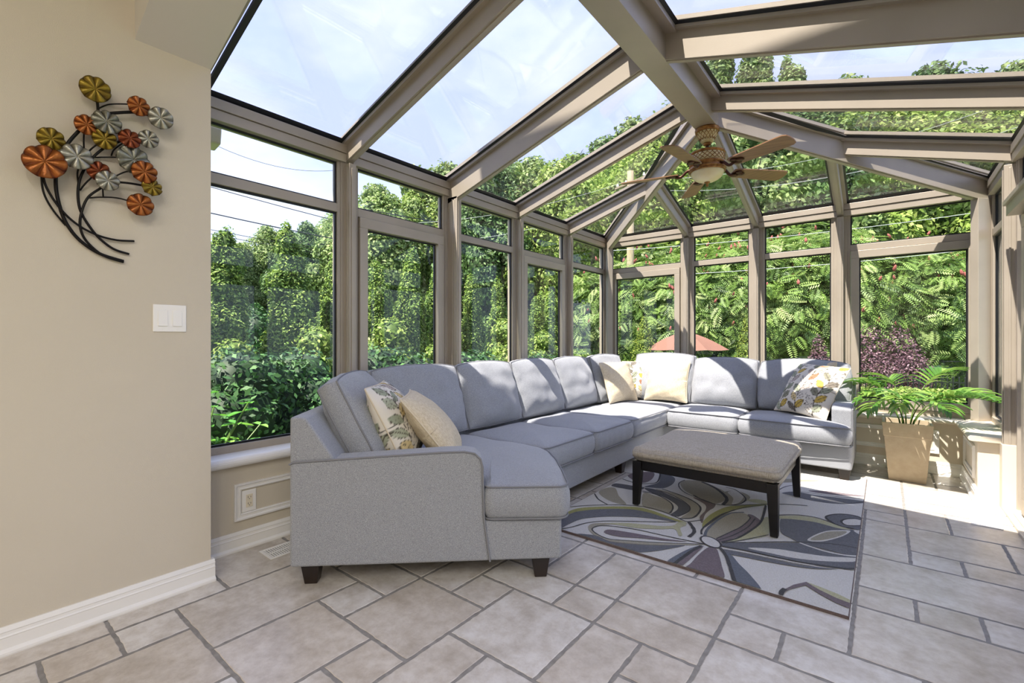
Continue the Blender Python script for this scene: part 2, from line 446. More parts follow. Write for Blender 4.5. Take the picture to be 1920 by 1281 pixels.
# baseboard profile swept along a straight run
def moulding(prof, p0, p1, inward, name, m):
    """prof: (out, z) list; p0,p1: xy; inward: unit xy vector"""
    mb = MB(); n = len(prof)
    a = [(p0[0] + inward[0] * o, p0[1] + inward[1] * o, z) for o, z in prof]
    b = [(p1[0] + inward[0] * o, p1[1] + inward[1] * o, z) for o, z in prof]
    mb.add(a + b, [tuple(range(n)), tuple(reversed(range(n, 2 * n)))] + [(i, n + i, n + (i + 1) % n, (i + 1) % n) for i in range(n)])
    return mb
BB = [(0, 0), (.024, 0), (.026, .006), (.025, .014), (.018, .02), (.014, .024), (.014, .062), (.016, .066), (.012, .071), (.011, .08), (.013, .084), (.010, .091), (.006, .1), (0, .1)]
for nm, p0, p1, d in (('baseboard_house_left', (-2.44, -4.0), (-2.44, Y0 + .014), (1, 0)),
                      ('baseboard_left', (-2.68, Y0), (-2.68, 5.23), (1, 0)),
                      ('baseboard_far', (-2.68, 5.235), (.49, 5.235), (0, -1)),
                      ('baseboard_right', (.495, 5.235), (.495, 4.49), (-1, 0))):
    mb = moulding(BB, p0, p1, d, nm, M['white'])
    o = mb.build(nm, M['white']); bm = bmesh.new(); bm.from_mesh(o.data); bmesh.ops.recalc_face_normals(bm, faces=bm.faces); bm.to_mesh(o.data); bm.free(); struct(o)
mb = MB(); mb.box(-2.68, -2.44, Y0, Y0 + .014, 0, .1); struct(mb.build('baseboard_return', M['white']))

# ---- sunroom walls: knee walls, sills, posts, headers
wl_ = empty('wall_left'); struct(wl_)
MB().box(-2.86, -2.68, Y0, 5.5, 0, .452).build('knee_wall', M['wall'], wl_)
wf_ = empty('wall_far'); struct(wf_)
MB().box(-2.86, .90, 5.235, 5.46, 0, .43).build('knee_wall', M['cream'], wf_)
wr_ = empty('wall_right'); struct(wr_)
MB().box(.495, .80, 4.49, 5.3, 0, .43).build('knee_wall', M['cream'], wr_)
def nose(n0, x, z0, z1, s):   # rounded sill edge profile helper (x outward)
    r = (z1 - z0) / 2; return [(x + s * r * math.sin(a), (z0 + z1) / 2 - r * math.cos(a)) for a in [PI * k / 8 for k in range(9)]]
p = [(-2.86, .452)] + nose(0, -2.655, .452, .505, 1) + [(-2.80, .506), (-2.86, .506)]
mb = MB(); mb.prism(p, lambda q: (q[0], Y0, q[1]), lambda q: (q[0], 5.3, q[1])); struct(mb.build('trim_1', M['white'], bevel=.002))
p = [(5.46, .425)] + nose(0, 5.20, .425, .462, -1) + [(5.46, .463)]
mb = MB(); mb.prism(p, lambda q: (-2.86, q[0], q[1]), lambda q: (.80, q[0], q[1])); struct(mb.build('trim_2', M['cream'], bevel=.002))
p = [(.80, .425)] + nose(0, .462, .425, .462, -1) + [(.80, .463)]
mb = MB(); mb.prism(p, lambda q: (q[0], 4.45, q[1]), lambda q: (q[0], 5.20, q[1])); struct(mb.build('trim_3', M['cream'], bevel=.002))

def panel_frame(name, fn, a0, a1, z0, z1, m, w=.035, t=.014):
    """rectangular picture-frame moulding; fn(a,z,out)->xyz"""
    mb = MB()
    prof = [(0, 0), (0, t), (w * .25, t), (w * .4, t * .55), (w * .7, t * .55), (w * .8, t * .8), (w, t * .6), (w, 0)]
    c = [(a0, z0, 1, 1), (a1, z0, -1, 1), (a1, z1, -1, -1), (a0, z1, 1, -1)]
    n = len(prof); V = []
    for (a, z, sa, sz) in c:
        for (i, o) in prof: V.append(fn(a + sa * i, z + sz * i, o))
    Fs = []
    for k in range(4):
        j = (k + 1) % 4
        for i in range(n):
            Fs.append((k * n + i, j * n + i, j * n + (i + 1) % n, k * n + (i + 1) % n))
    mb.add(V, Fs); o = mb.build(name, m); bm = bmesh.new(); bm.from_mesh(o.data); bmesh.ops.recalc_face_normals(bm, faces=bm.faces); bm.to_mesh(o.data); bm.free()
    return struct(o)
fl_ = lambda a, z, o: (-2.68 + o, a, z)
panel_frame('trim_4', fl_, .985, 2.4, .158, .352, M['white'])
panel_frame('trim_5', fl_, 2.6, 4.1, .158, .352, M['white'])
ff_ = lambda a, z, o: (a, 5.235 - o, z)
panel_frame('trim_6', ff_, -1.4, -.45, .17, .365, M['white'])
panel_frame('trim_7', ff_, -.25, .35, .17, .365, M['white'])
fr_ = lambda a, z, o: (.495 - o, a, z)
panel_frame('trim_8', fr_, 4.60, 5.10, .14, .37, M['white'])

A = M['alu']
def side_post(y, wall, left=True, z0=.46):
    mb = MB(); s = 1 if left else -1
    heavy = y == YPOST[1]
    xo = XL if left else XR; xi = xo + s * (.14 if heavy else .09)
    lo, hi = min(xo, xi), max(xo, xi)
    mb.box(lo, hi, y, y + PW, z0, 2.27)
    # outer mullion wings with the glazing channel
    o0, o1 = sorted((xo - s * .05, xo + s * .035))
    mb.box(o0, o1, y - .028, y + PW + .028, z0, 2.40)
    i0, i1 = sorted((xi, xi + s * .006))
    mb.box(i0, i1, y + .012, y + PW - .012, z0, 2.24)
    for dd in ((.022, .034), (.05, .056)):
        r0, r1 = sorted((xi - s * dd[0], xi - s * dd[1])); mb.box(r0, r1, y - .004, y + PW + .004, z0, 2.25)
    mb.build('post', A, wall, bevel=.003)
for y in YPOST: side_post(y, wl_)
for k, y in enumerate(YPOST): side_post(y, wr_, False, .46 if False else 0.0)
for x in XPOST:
    mb = MB(); mb.box(x - PW / 2, x + PW / 2, YFI, YF, .46, 2.27); mb.box(x - .053, x + .053, YF - .035, YF + .05, .46, 2.40)
    mb.box(x - .013, x + .013, YFI - .006, YFI, .46, 2.24)
    mb.build('post', A, wf_, bevel=.003)
# corner posts
for s, xo, wall in ((1, XL, wl_), (-1, XR, wr_)):
    mb = MB(); c = Vector((xo + s * .085, YF - .085)); d = Vector((s, -1)).normalized(); e = Vector((-d.y, d.x))
    q = [c + d * a + e * b for a, b in ((-.12, -.03), (.075, -.03), (.075, .03), (-.12, .03))]
    mb.zprism([(p.x, p.y) for p in q], .46, 2.26)
    a0, a1 = sorted((xo - s * .05, xo + s * .075)); mb.box(a0, a1, YF - .035, YF + .05, .46, 2.40)
    a0, a1 = sorted((xo - s * .05, xo + s * .035)); mb.box(a0, a1, YF - .075, YF + .05, .46, 2.40)
    mb.build('corner_post', A, wall, bevel=.003)
# eave beams
def eave(wall, f, a0, a1):
    mb = MB()
    for (o0, o1, z0, z1) in ((-.05, .055, 2.28, 2.334), (-.05, .062, 2.338, 2.392), (-.04, .045, 2.33, 2.345)):
        f(mb, a0, a1, o0, o1, z0, z1)
    mb.build('eave_beam', A, wall, bevel=.002)
segs = [Y0] + YPOST + [YF - .06]
def fL(mb, a, b, o0, o1, z0, z1): mb.box(XL + o0, XL + o1, a, b, z0, z1)
def fR(mb, a, b, o0, o1, z0, z1): mb.box(XR - o1, XR - o0, a, b, z0, z1)
def fF(mb, a, b, o0, o1, z0, z1): mb.box(a, b, YF - o1, YF - o0, z0, z1)
for a, b in zip([Y0] + [y + PW for y in YPOST], YPOST + [YF - .09]):
    eave(wl_, fL, a, b); eave(wr_, fR, a, b)
xs = [XL + .09] + XPOST + [XR - .09]
for k in range(4):
    eave(wf_, fF, xs[k] + (PW / 2 if k else 0), xs[k + 1] - (PW / 2 if k < 3 else 0))

# windows
def window(no, f, a, b, sash, z0=.5, zm=(1.95, 2.005), zt=2.28):
    w = empty('window_%d' % no); struct(w)
    mb = MB()
    f(mb, a + .022, b - .022, -.03, .035, z0, z0 + .045); f(mb, a + .022, b - .022, -.03, .031, zm[0], zm[1])
    f(mb, a, a + .022, -.03, .030, z0, zt); f(mb, b - .022, b, -.03, .030, z0, zt)
    mb.build('window_frame', A, w, bevel=.002)
    mb = MB()
    def ring(a, b, z0, z1, t=.011):
        f(mb, a, b, .0, .014, z0, z0 + t); f(mb, a, b, .0, .014, z1 - t, z1)
        f(mb, a, a + t, .0, .014, z0 + t, z1 - t); f(mb, b - t, b, .0, .014, z0 + t, z1 - t)
    A0, B0 = a + .022, b - .022
    ring(A0, B0, zm[1], zt); 
    if sash:
        s = MB(); t = .062
        A1, B1 = A0 + .004, B0 - .004; Z1 = zm[0] - .004; Z0 = z0 + .05
        f(s, A1, B1, .0, .05, Z1 - .07, Z1); f(s, A1, B1, .0, .05, Z0, Z0 + .07)
        f(s, A1, A1 + t, .0, .05, Z0 + .07, Z1 - .07); f(s, B1 - t, B1, .0, .05, Z0 + .07, Z1 - .07)
        s.build('sash', A, w, bevel=.003)
        ring(A1 + t, B1 - t, Z0 + .07, Z1 - .07)
        lo = (A1 + t, B1 - t, Z0 + .07, Z1 - .07)
    else:
        ring(A0, B0, z0 + .045, zm[0]); lo = (A0, B0, z0 + .045, zm[0])
    mb.build('gasket', M['gasket'], w)
    p = MB(); f(p, A0, B0, -.004, .004, zm[1], zt); p.build('upper_pane', M['glass'], w)
    p = MB(); f(p, lo[0], lo[1], -.004, .004, lo[2], lo[3]); p.build('lower_pane', M['glass'], w)
    return w
W = .028
ys = [(Y0, YPOST[0] - W)] + [(YPOST[k] + PW + W, YPOST[k + 1] - W) for k in range(3)] + [(YPOST[3] + PW + W, YF - .075)]
for k, (a, b) in enumerate(ys): window(k + 1, fL, a, b, k in (1, 3))
xs2 = [(XL + .075, XPOST[0] - .053), (XPOST[0] + .053, XPOST[1] - .053), (XPOST[1] + .053, XPOST[2] - .053), (XPOST[2] + .053, XR - .075)]
for k, (a, b) in enumerate(xs2): window(6 + k, fF, a, b, k in (0, 3), z0=.46)
window(10, fR, ys[4][0], ys[4][1], False, z0=.46)
# right side: sliding glass doors under transoms
for k in range(4):
    a, b = ys[k]
    w = window(11 + k, fR, a, b, False, z0=1.99, zm=(2.0, 2.03))
mb = MB(); mb.box(.60, .76, .95, 4.272, 1.905, 1.985); mb.box(.585, .62, .95, 4.272, 1.97, 2.0); struct(mb.build('trim_9', A, bevel=.003))
mb = MB(); mb.box(.60, .78, .95, 4.40, 0.0, .018); mb.box(.63, .645, .95, 4.27, .018, .03); mb.box(.69, .705, .95, 4.27, .018, .03); struct(mb.build('trim_10', M['cream'], bevel=.002))
for k, (a, b, x0) in enumerate(((2.60, 4.27, .665), (.95, 2.66, .715))):
    d = empty('door_%d' % (k + 1)); struct(d)
    mb = MB(); t = .075
    mb.box(x0, x0 + .04, a, b, .03, .13); mb.box(x0, x0 + .04, a, b, 1.82, 1.90)
    mb.box(x0, x0 + .04, a, a + t, .13, 1.82); mb.box(x0, x0 + .04, b - t, b, .13, 1.82)
    mb.build('door_frame', A, d, bevel=.003)
    mb = MB()
    for (p, q, r, s) in ((a + t, b - t, .13, .138), (a + t, b - t, 1.812, 1.82), (a + t, a + t + .008, .138, 1.812), (b - t - .008, b - t, .138, 1.812)):
        mb.box(x0 + .006, x0 + .034, p, q, r, s)
    mb.build('gasket', M['gasket'], d)
    MB().box(x0 + .016, x0 + .024, a + t + .004, b - t - .004, .134, 1.816).build('pane', M['glass'], d)
# jamb cladding beside the knee wall end
mb = MB(); mb.box(.60, .80, 4.40, 4.49, 0, .43); struct(mb.build('trim_11', M['cream'], bevel=.003))

# ---- glass roof
rf = empty('ceiling'); struct(rf)
RW = .0755
zr = zroof(XC, 2)
mb = MB(); zb = zroof(XC - RW, 2) - DEP
mb.box(XC - RW, XC + RW, .52, YR + .03, zb, zr - .005)
poly = [(XC - RW, YR + .03), (XC + RW, YR + .03), (XC, YR + .03 + RW)]
mb.zprism(poly, zb, zr - .01)
mb.build('ridge_beam', A, rf, bevel=.003)
mb = MB()
for s in (-1, 1):
    x0, x1 = XC + s * RW, XC + s * (RW + .065)
    z0, z1 = zroof(x0, 2) - .055, zroof(x1, 2) - .055
    mb.hexa([(x0, Y0, z0), (x1, Y0, z1), (x1, YR - .02, z1), (x0, YR - .02, z0), (x0, Y0, z0 + .04), (x1, Y0, z1 + .04), (x1, YR - .02, z1 + .04), (x0, YR - .02, z0 + .04)])
mb.build('ridge_flange', A, rf)
def beam_line(p, q, w, e0=0.0, dep=DEP, topo=.012, name='rafter', flange=True, cut=None):
    """sloped member whose top follows the roof between plan points p (eave) and q (top)"""
    p, q = Vector(p), Vector(q); d = (q - p).normalized(); e = Vector((-d.y, d.x)) * w / 2
    zp, zq = zroof(*p), zroof(*q)
    mb = MB()
    pi_ = p + d * e0; k = (zq - zp) / (q - p).length
    def ring(pt, z0, z1, ww): return [(pt.x - ww.x, pt.y - ww.y, z0), (pt.x + ww.x, pt.y + ww.y, z0), (pt.x + ww.x, pt.y + ww.y, z1), (pt.x - ww.x, pt.y - ww.y, z1)]
    a = ring(p, zp - dep + (-.0), zp - topo, e); b = ring(q, zq - dep, zq - topo, e)
    fs = [(0, 1, 2, 3), (7, 6, 5, 4), (0, 4, 5, 1), (1, 5, 6, 2), (2, 6, 7, 3), (3, 7, 4, 0)]
    mb.add(a + b, fs)
    # bottom bead
    g = e * .5
    mb.add(ring(pi_, zp + k * e0 - dep - .006, zp + k * e0 - dep, g) + ring(q, zq - dep - .006, zq - dep, g), fs)
    if flange:
        g = e * (1 + .05 / w)
        mb.add(ring(p, zp - topo - .028, zp - topo, g) + ring(q, zq - topo - .028, zq - topo, g), fs)
        g = e * (1 + .03 / w)
        mb.add(ring(p, zp + .01, zp + .035, g) + ring(q, zq + .01, zq + .035, g), fs)
    return mb.build(name, A, rf)
for y in YPOST:
    yc = y + PW / 2; dp, e0_ = (DEP, .14) if y == YPOST[1] else (LIGHT, .09)
    for s in (-1, 1):
        xe = XL if s < 0 else XR
        if yc < YR: xt = XC + s * RW
        else: xt = xe - s * (YF - yc) if False else (XL + (YF - yc) if s < 0 else XR - (YF - yc))
        beam_line((xe, yc), (xt, yc), PW, e0_, dep=dp)
for x in XPOST:
    if abs(x - XC) < .03: yt = YR + .05
    else: yt = YF - min(x - XL, XR - x)
    beam_line((x, YF), (x, yt), PW, .09, dep=LIGHT)
for s in (-1, 1):
    xe = XL if s < 0 else XR
    beam_line((xe, YF), (XC + s * .02, YR + .02), .055, .2, name='hip_rafter')
for xe_ in (XL, XR):
    beam_line((xe_, Y0 + .012), (XC - RW if xe_ < XC else XC + RW, Y0 + .012), .022, .02, dep=.05)

def roof_pane(poly, inset=.054):
    n = len(poly); P = [Vector((p[0], p[1])) for p in poly]
    c = sum(P, Vector((0, 0))) / n
    def off(dist):
        out = []
        for i in range(n):
            a, b, d = P[i - 1], P[i], P[(i + 1) % n]
            e1 = (b - a).normalized(); e2 = (d - b).normalized()
            n1 = Vector((-e1.y, e1.x)); n2 = Vector((-e2.y, e2.x))
            if n1.dot(c - b) < 0: n1 = -n1
            if n2.dot(c - b) < 0: n2 = -n2
            out.append(b + (n1 + n2) / (1 + n1.dot(n2)) * dist)
        return out
    Z = lambda p, dz: (p.x, p.y, zfun(p.x, p.y) + dz)
    # plane of this pane: evaluate from its centroid's dominant slope
    cx, cy = c
    dL, dR, dF = cx - XL, XR - cx, YF - cy
    m_ = min(dL, dR, dF)
    if m_ == dL: zfun = lambda x, y: ZG + SL * (x - XL)
    elif m_ == dR: zfun = lambda x, y: ZG + SL * (XR - x)
    else: zfun = lambda x, y: ZG + SL * (YF - y)
    Q = off(0.004)
    mb = MB(); a = [Z(p, -.010) for p in Q]; b = [Z(p, .010) for p in Q]
    mb.add(a + b, [tuple(reversed(range(n))), tuple(range(n, 2 * n))] + [(i, (i + 1) % n, n + (i + 1) % n, n + i) for i in range(n)])
    pane = mb.build('roof_pane', M['roofglass'], rf)
    q0, q1 = off(inset - .02), off(inset + .012); mb = MB()
    ring = [Z(p, -.030) for p in q0] + [Z(p, -.012) for p in q1]
    ring2 = [Z(p, -.011) for p in q0] + [Z(p, -.011) for p in q1]
    V = ring + ring2; Fs = []
    for i in range(n):
        j = (i + 1) % n
        Fs += [(i, j, n + j, n + i), (2 * n + i, 3 * n + i, 3 * n + j, 2 * n + j), (i, 2 * n + i, 2 * n + j, j)]
    mb.add(V, Fs); mb.build('gasket', M['gasket'], pane)
yc = [Y0 + .03] + [y + PW / 2 for y in YPOST]
for k in range(3):
    if yc[k + 1] < YR:
        roof_pane([(XL, yc[k]), (XC - RW - .02, yc[k]), (XC - RW - .02, yc[k + 1]), (XL, yc[k + 1])])
        roof_pane([(XR, yc[k]), (XC + RW + .02, yc[k]), (XC + RW + .02, yc[k + 1]), (XR, yc[k + 1])])
ya, yb = yc[3], yc[4]
for s in (-1, 1):
    xe = XL if s < 0 else XR; X = lambda d: xe - s * d
    roof_pane([(xe, ya), (XC + s * (RW + .02), ya), (XC + s * (RW + .02), YF - (X(0) - XC) * s + 0), (X(YF - yb), yb), (xe, yb)])
    roof_pane([(xe, yb), (X(YF - yb), yb), (xe, YF)])
hy = YF - (XPOST[0] - XL); hy2 = YF - (XR - XPOST[2])
roof_pane([(XL, YF), (XPOST[0], YF), (XPOST[0], hy)])
roof_pane([(XPOST[0], YF), (XC, YF), (XC, YR + .03), (XPOST[0], hy)])
roof_pane([(XC, YF), (XPOST[2], YF), (XPOST[2], hy2), (XC, YR + .03)])
roof_pane([(XPOST[2], YF), (XR, YF), (XPOST[2], hy2)])

# ================================================================== SOFA
def mat_place(o, M4): o.matrix_local = M4
def frame_on(p0, p1, z, lean):
    """local x along p0->p1 (left to right seen from the front), z up leaning back by `lean` radians"""
    x = Vector((p1[0] - p0[0], p1[1] - p0[1], 0)).normalized(); z0 = Vector((0, 0, 1)); y = z0.cross(x)
    zz = z0 * math.cos(lean) + y * math.sin(lean); yy = y * math.cos(lean) - z0 * math.sin(lean)
    m = Matrix(((x.x, yy.x, zz.x, (p0[0] + p1[0]) / 2), (x.y, yy.y, zz.y, (p0[1] + p1[1]) / 2), (x.z, yy.z, zz.z, z), (0, 0, 0, 1)))
    return m

def resample(poly, n, r=.03):
    P = [Vector(p) for p in poly]; m = len(P); pts = []
    for i in range(m):
        a, b, c = P[i - 1], P[i], P[(i + 1) % m]
        d1 = (a - b); d2 = (c - b); rr = min(r, d1.length * .4, d2.length * .4)
        s, e = b + d1.normalized() * rr, b + d2.normalized() * rr
        for k in range(5):
            t = k / 4; pts.append((1 - t) ** 2 * s + 2 * t * (1 - t) * b + t * t * e)
    L = [0]
    for i in range(len(pts)): L.append(L[-1] + (pts[(i + 1) % len(pts)] - pts[i]).length)
    out = []; k = 0
    for j in range(n):
        t = L[-1] * j / n
        while L[k + 1] < t: k += 1
        q = (t - L[k]) / max(1e-9, L[k + 1] - L[k]); out.append(pts[k].lerp(pts[(k + 1) % len(pts)], q))
    return out
def offs(P, d):
    n = len(P); out = []
    for i in range(n):
        t = (P[(i + 1) % n] - P[i - 1]).normalized(); out.append(P[i] + Vector((t.y, -t.x)) * d)   # outwards for CCW
    return out

def star_cushion(name, poly, z0, z1, crown, parent, m, n=140, r=.05, bulge=.012, pip=True, seed=0, centre=None, edge=.026):
    P = resample(poly, n, r)
    area = sum(P[i].x * P[(i + 1) % n].y - P[(i + 1) % n].x * P[i].y for i in range(n))
    if area < 0: P.reverse()
    c = Vector(centre) if centre else sum(P, Vector((0, 0))) / n
    rings = [([c.lerp(p, .5) for p in P], z0 + .004), ([c.lerp(p, .93) for p in P], z0 + .002)]
    h = z1 - z0
    for d, z in ((-edge, z0), (-edge * .3, z0 + edge * .35), (0, z0 + edge), (bulge * .8, z0 + h * .3), (bulge, z0 + h * .5), (bulge * .8, z0 + h * .72), (0, z1 - edge), (-edge * .3, z1 - edge * .35), (-edge, z1)):
        rings.append((offs(P, d), z))
    Q = offs(P, -edge)
    for s in (.955, .9, .82, .72, .6, .45, .3, .15):
        rings.append(([c.lerp(p, s) for p in Q], z1 + crown * (1 - s ** 3)))
    V = []; Fs = []
    for k, (R, z) in enumerate(rings):
        for i, p in enumerate(R):
            dz = noise.noise(Vector((p.x * 5 + seed, p.y * 5, z * 5))) * .010 if k > 8 else 0
            dd = noise.noise(Vector((p.x * 14 + seed, p.y * 14, z * 4))) * .004 if 2 < k < 9 else 0
            q = (p - c).normalized() * dd
            V.append((p.x + q.x, p.y + q.y, z + dz))
    K = len(rings)
    for k in range(K - 1):
        for i in range(n):
            j = (i + 1) % n; Fs.append((k * n + i, k * n + j, (k + 1) * n + j, (k + 1) * n + i))
    Fs.append(tuple(reversed(range(n)))); V.append((c.x, c.y, z1 + crown)); t = len(V) - 1
    for i in range(n): Fs.append(((K - 1) * n + i, (K - 1) * n + (i + 1) % n, t))
    mb = MB().add(V, Fs); o = mb.build(name, m, parent, smooth=True)
    if pip:
        pb = MB()
        for z in (z1 - .010, z0 + .010): pb.tube([(p.x, p.y, z) for p in offs(P, .0)], .0042, 6, closed=True)
        pb.build('piping', M['piping'], o, smooth=True)
    return o

def box_cushion(name, w, h, t, gus, parent, m, M4, seed=0, puff=1.0, pip=True, corner=.055):
    """soft boxed back cushion, local: x width, z 0..h, front at -y"""
    NU, NV = 26, 24; V = []; idx = {}
    def pos(u, v, side):
        uu = u * math.sqrt(max(0, 1 - v * v * corner)); vv = v * math.sqrt(max(0, 1 - u * u * corner))
        b = ((1 - abs(u) ** 2.8) ** .6) * ((1 - abs(v) ** 2.6) ** .6)
        x = uu * w / 2; z = h / 2 + vv * h / 2 + .014 * (1 - u * u) * max(0, v) - .006 * abs(u) ** 6 * max(0, v)
        y = gus / 2 + (t - gus) / 2 * b * puff
        sag = 1 + .25 * (-v) * b
        y *= sag
        e = min(1, (1 - max(abs(u), abs(v))) * 6)
        wr = noise.noise(Vector((u * 2.6 + seed, v * 2.0, side * 3))) * .022 * b + noise.noise(Vector((u * 8 + seed, v * 5, side))) * .010 * (1 - e * .7) * b ** .3
        wr += .006 * math.sin((u * 5 + v * 15) + seed * 3) * (1 - e) * b ** .5
        return (x + noise.noise(Vector((v * 2.5 + seed, side, u))) * .006, side * (y + wr), z)
    mb = MB(); Fs = []
    for side in (-1, 1):
        B = len(V)
        for j in range(NV + 1):
            for i in range(NU + 1):
                u = -math.cos(PI * i / NU) * .35 + (2 * i / NU - 1) * .65; v = -math.cos(PI * j / NV) * .35 + (2 * j / NV - 1) * .65
                V.append(pos(u, v, side))
        for j in range(NV):
            for i in range(NU):
                a = B + j * (NU + 1) + i; q = (a, a + 1, a + NU + 2, a + NU + 1)
                Fs.append(q if side < 0 else q[::-1])
    loop = [i for i in range(NU + 1)] + [(j + 1) * (NU + 1) - 1 for j in range(1, NV + 1)] + [NV * (NU + 1) + i for i in range(NU - 1, -1, -1)] + [j * (NU + 1) for j in range(NV - 1, 0, -1)]
    off = (NU + 1) * (NV + 1); n = len(loop)
    mid = len(V)
    for k in loop:
        a, b = Vector(V[k]), Vector(V[k + off]); c = (a + b) / 2
        o2 = Vector((c.x, 0, c.z - h / 2)); o2.normalize(); V.append(tuple(c + o2 * .014 * (1 + .5 * noise.noise(c * 20))))
    for k in range(n):
        j = (k + 1) % n
        Fs.append((loop[k], mid + k, mid + j, loop[j])); Fs.append((mid + k, loop[k] + off, loop[j] + off, mid + j))
    mb.add(V, Fs); o = mb.build(name, m, parent, smooth=True); o.matrix_local = M4
    if pip:
        pb = MB()
        for d in (0, off): pb.tube([Vector(V[k + d]) * 1.0 for k in loop], .0045, 6, closed=True)
        pb.build('piping', M['piping'], o, smooth=True)
    return o

sofa = empty('sectional_sofa', (0, 0, 0))
tag(sofa, 'long pale grey fabric corner sectional sofa with an angled seat at its near end', 'sofa')
SM = M['sofa']
PA = Vector((-2.073, .990)); PB = Vector((-1.443, 1.577)); PC = Vector((-1.175, 1.825))
E1 = (PB - PA).normalized(); E2 = Vector((-E1.y, E1.x))
def ce(t, s): p = PA + E1 * t + E2 * s; return (p.x, p.y)
front_curve = [(-1.19, 1.85), (-1.30, 1.99), (-1.46, 2.18), (-1.60, 2.34), (-1.67, 2.42)]
base_poly = [ce(0, 0), tuple(PC)] + front_curve + [(-1.69, 4.45), (-.215, 4.45), (-.20, 4.47), (-.20, 5.16), (-2.60, 5.16), (-2.60, ce(0, .77)[1] + .01), ce(0, .76)]
mb = MB(); mb.zprism(base_poly, .10, .285); mb.build('base', SM, sofa, bevel=.012, auto=True, bseg=3)
mb = MB()
for yy in (3.005, 3.665):
    MB().tube([(-1.692, yy, .10), (-1.692, yy, .284)], .003, 6).build('seam', M['piping'], sofa)
# near arm (angled) : profile along E1, extruded inward
arm_prof = [(0, .10), (0, .565), (.02, .572), (.40, .592), (.68, .606), (.78, .607), (.825, .598), (.852, .572), (.862, .535), (.868, .30), (.895, .10)]
mb = MB()
mb.prism(arm_prof, lambda p: (*ce(p[0], -.004), p[1]), lambda p: (*ce(p[0], .125), p[1]))
arm = mb.build('arm', SM, sofa, bevel=.014, auto=True, bseg=3)
pb = MB(); pb.tube([(*ce(a, -.006), z) for a, z in [(0, .562)] + arm_prof[2:]], .0045, 6); pb.build('piping', M['piping'], arm)
# far arm
mb = MB(); prof = [(4.50, .285), (4.49, .57), (4.53, .603), (4.60, .607), (5.10, .590), (5.10, .285)]
mb.prism(prof, lambda p: (-.335, p[0], p[1]), lambda p: (-.198, p[0], p[1]))
arm2 = mb.build('arm', SM, sofa, bevel=.018, auto=True, bseg=3)
pb = MB(); pb.tube([(-.197, a, z) for a, z in prof[:5]], .0042, 6); pb.build('piping', M['piping'], arm2)
# back frame: sloped inner face
def back_run(a, b, n, t0=.2, t1=.075, z0=.285, zt=.772, ext=0.0):
    """a->b outer line (xy), n inward unit"""
    a, b, n = Vector(a), Vector(b), Vector(n); mb = MB()
    prof = [(0, z0), (t0 + .03, z0), (t0, .575), (t1, zt - .01), (t1 - .02, zt), (0, zt)]
    mb.prism(prof, lambda p: (a.x + n.x * p[0], a.y + n.y * p[0], p[1]), lambda p: (b.x + n.x * p[0], b.y + n.y * p[0], p[1]))
    return mb.build('back_frame', SM, sofa, bevel=.012, auto=True, bseg=3)
c0, c1 = ce(0, 0), ce(0, .77)
back_run(c0, c1, E1)
back_run((-2.60, c1[1] - .03), (-2.60, 5.16), (1, 0))
back_run((-.20, 5.16), (-2.60, 5.16), (0, -1))
# seat cushions
star_cushion('seat_cushion', [ce(.872, -.008), (-1.160, 1.812), (-1.158, 1.86), (-1.30, 2.03), (-1.45, 2.20), (-1.585, 2.325), (-1.66, 2.362), (-2.36, 2.362), (-2.36, 1.62), ce(.36, .5), ce(.36, .135), ce(.872, .13)],
             .285, .452, .026, sofa, SM, n=200, r=.035, seed=1, centre=(-1.72, 1.95))
def rectp(x0, x1, y0, y1): return [(x0, y0), (x1, y0), (x1, y1), (x0, y1)]
star_cushion('seat_cushion', rectp(-2.34, -1.64, 2.372, 3.008), .285, .450, .030, sofa, SM, seed=2)
star_cushion('seat_cushion', rectp(-2.34, -1.64, 3.018, 3.664), .285, .450, .030, sofa, SM, seed=3)
star_cushion('seat_cushion', rectp(-2.34, -1.645, 3.674, 4.95), .285, .450, .020, sofa, SM, seed=4)
star_cushion('seat_cushion', rectp(-1.635, -1.012, 4.395, 4.95), .285, .450, .028, sofa, SM, seed=5)
star_cushion('seat_cushion', [(-1.002, 4.395), (-.62, 4.375), (-.21, 4.39), (-.205, 4.48), (-.345, 4.49), (-.345, 4.95), (-1.002, 4.95)], .285, .445, .026, sofa, SM, seed=6, centre=(-.66, 4.66))
# back cushions
def bc(p0, p1, h, t, gus, lean, seed, z=.462, **k):
    w = math.hypot(p1[0] - p0[0], p1[1] - p0[1])
    return box_cushion('back_cushion', w, h, t, gus, sofa, SM, frame_on(p0, p1, z, lean), seed, **k)
L20 = math.radians(17)
bc(ce(.335, .150), ce(.335, .79), .50, .27, .10, math.radians(27), 1.3)   # leaning on the angled back
XB = -2.355
for k, (a, b) in enumerate(((1.66, 2.385), (2.39, 3.015), (3.02, 3.665), (3.67, 4.30))):
    bc((XB, a), (XB, b), .485, .255, .085, L20, 2.7 + k * 1.9)
bc((XB + .02, 4.31), (XB + .10, 4.86), .495, .24, .085, L20, 11.0)
YB = 4.895
bc((-2.22, YB + .02), (-1.56, YB), .510, .25, .085, L20, 12.4)
bc((-1.555, YB), (-.955, YB), .475, .25, .085, L20, 13.9)
bc((-.95, YB), (-.225, YB + .01), .475, .25, .085, L20, 15.2, corner=.14)
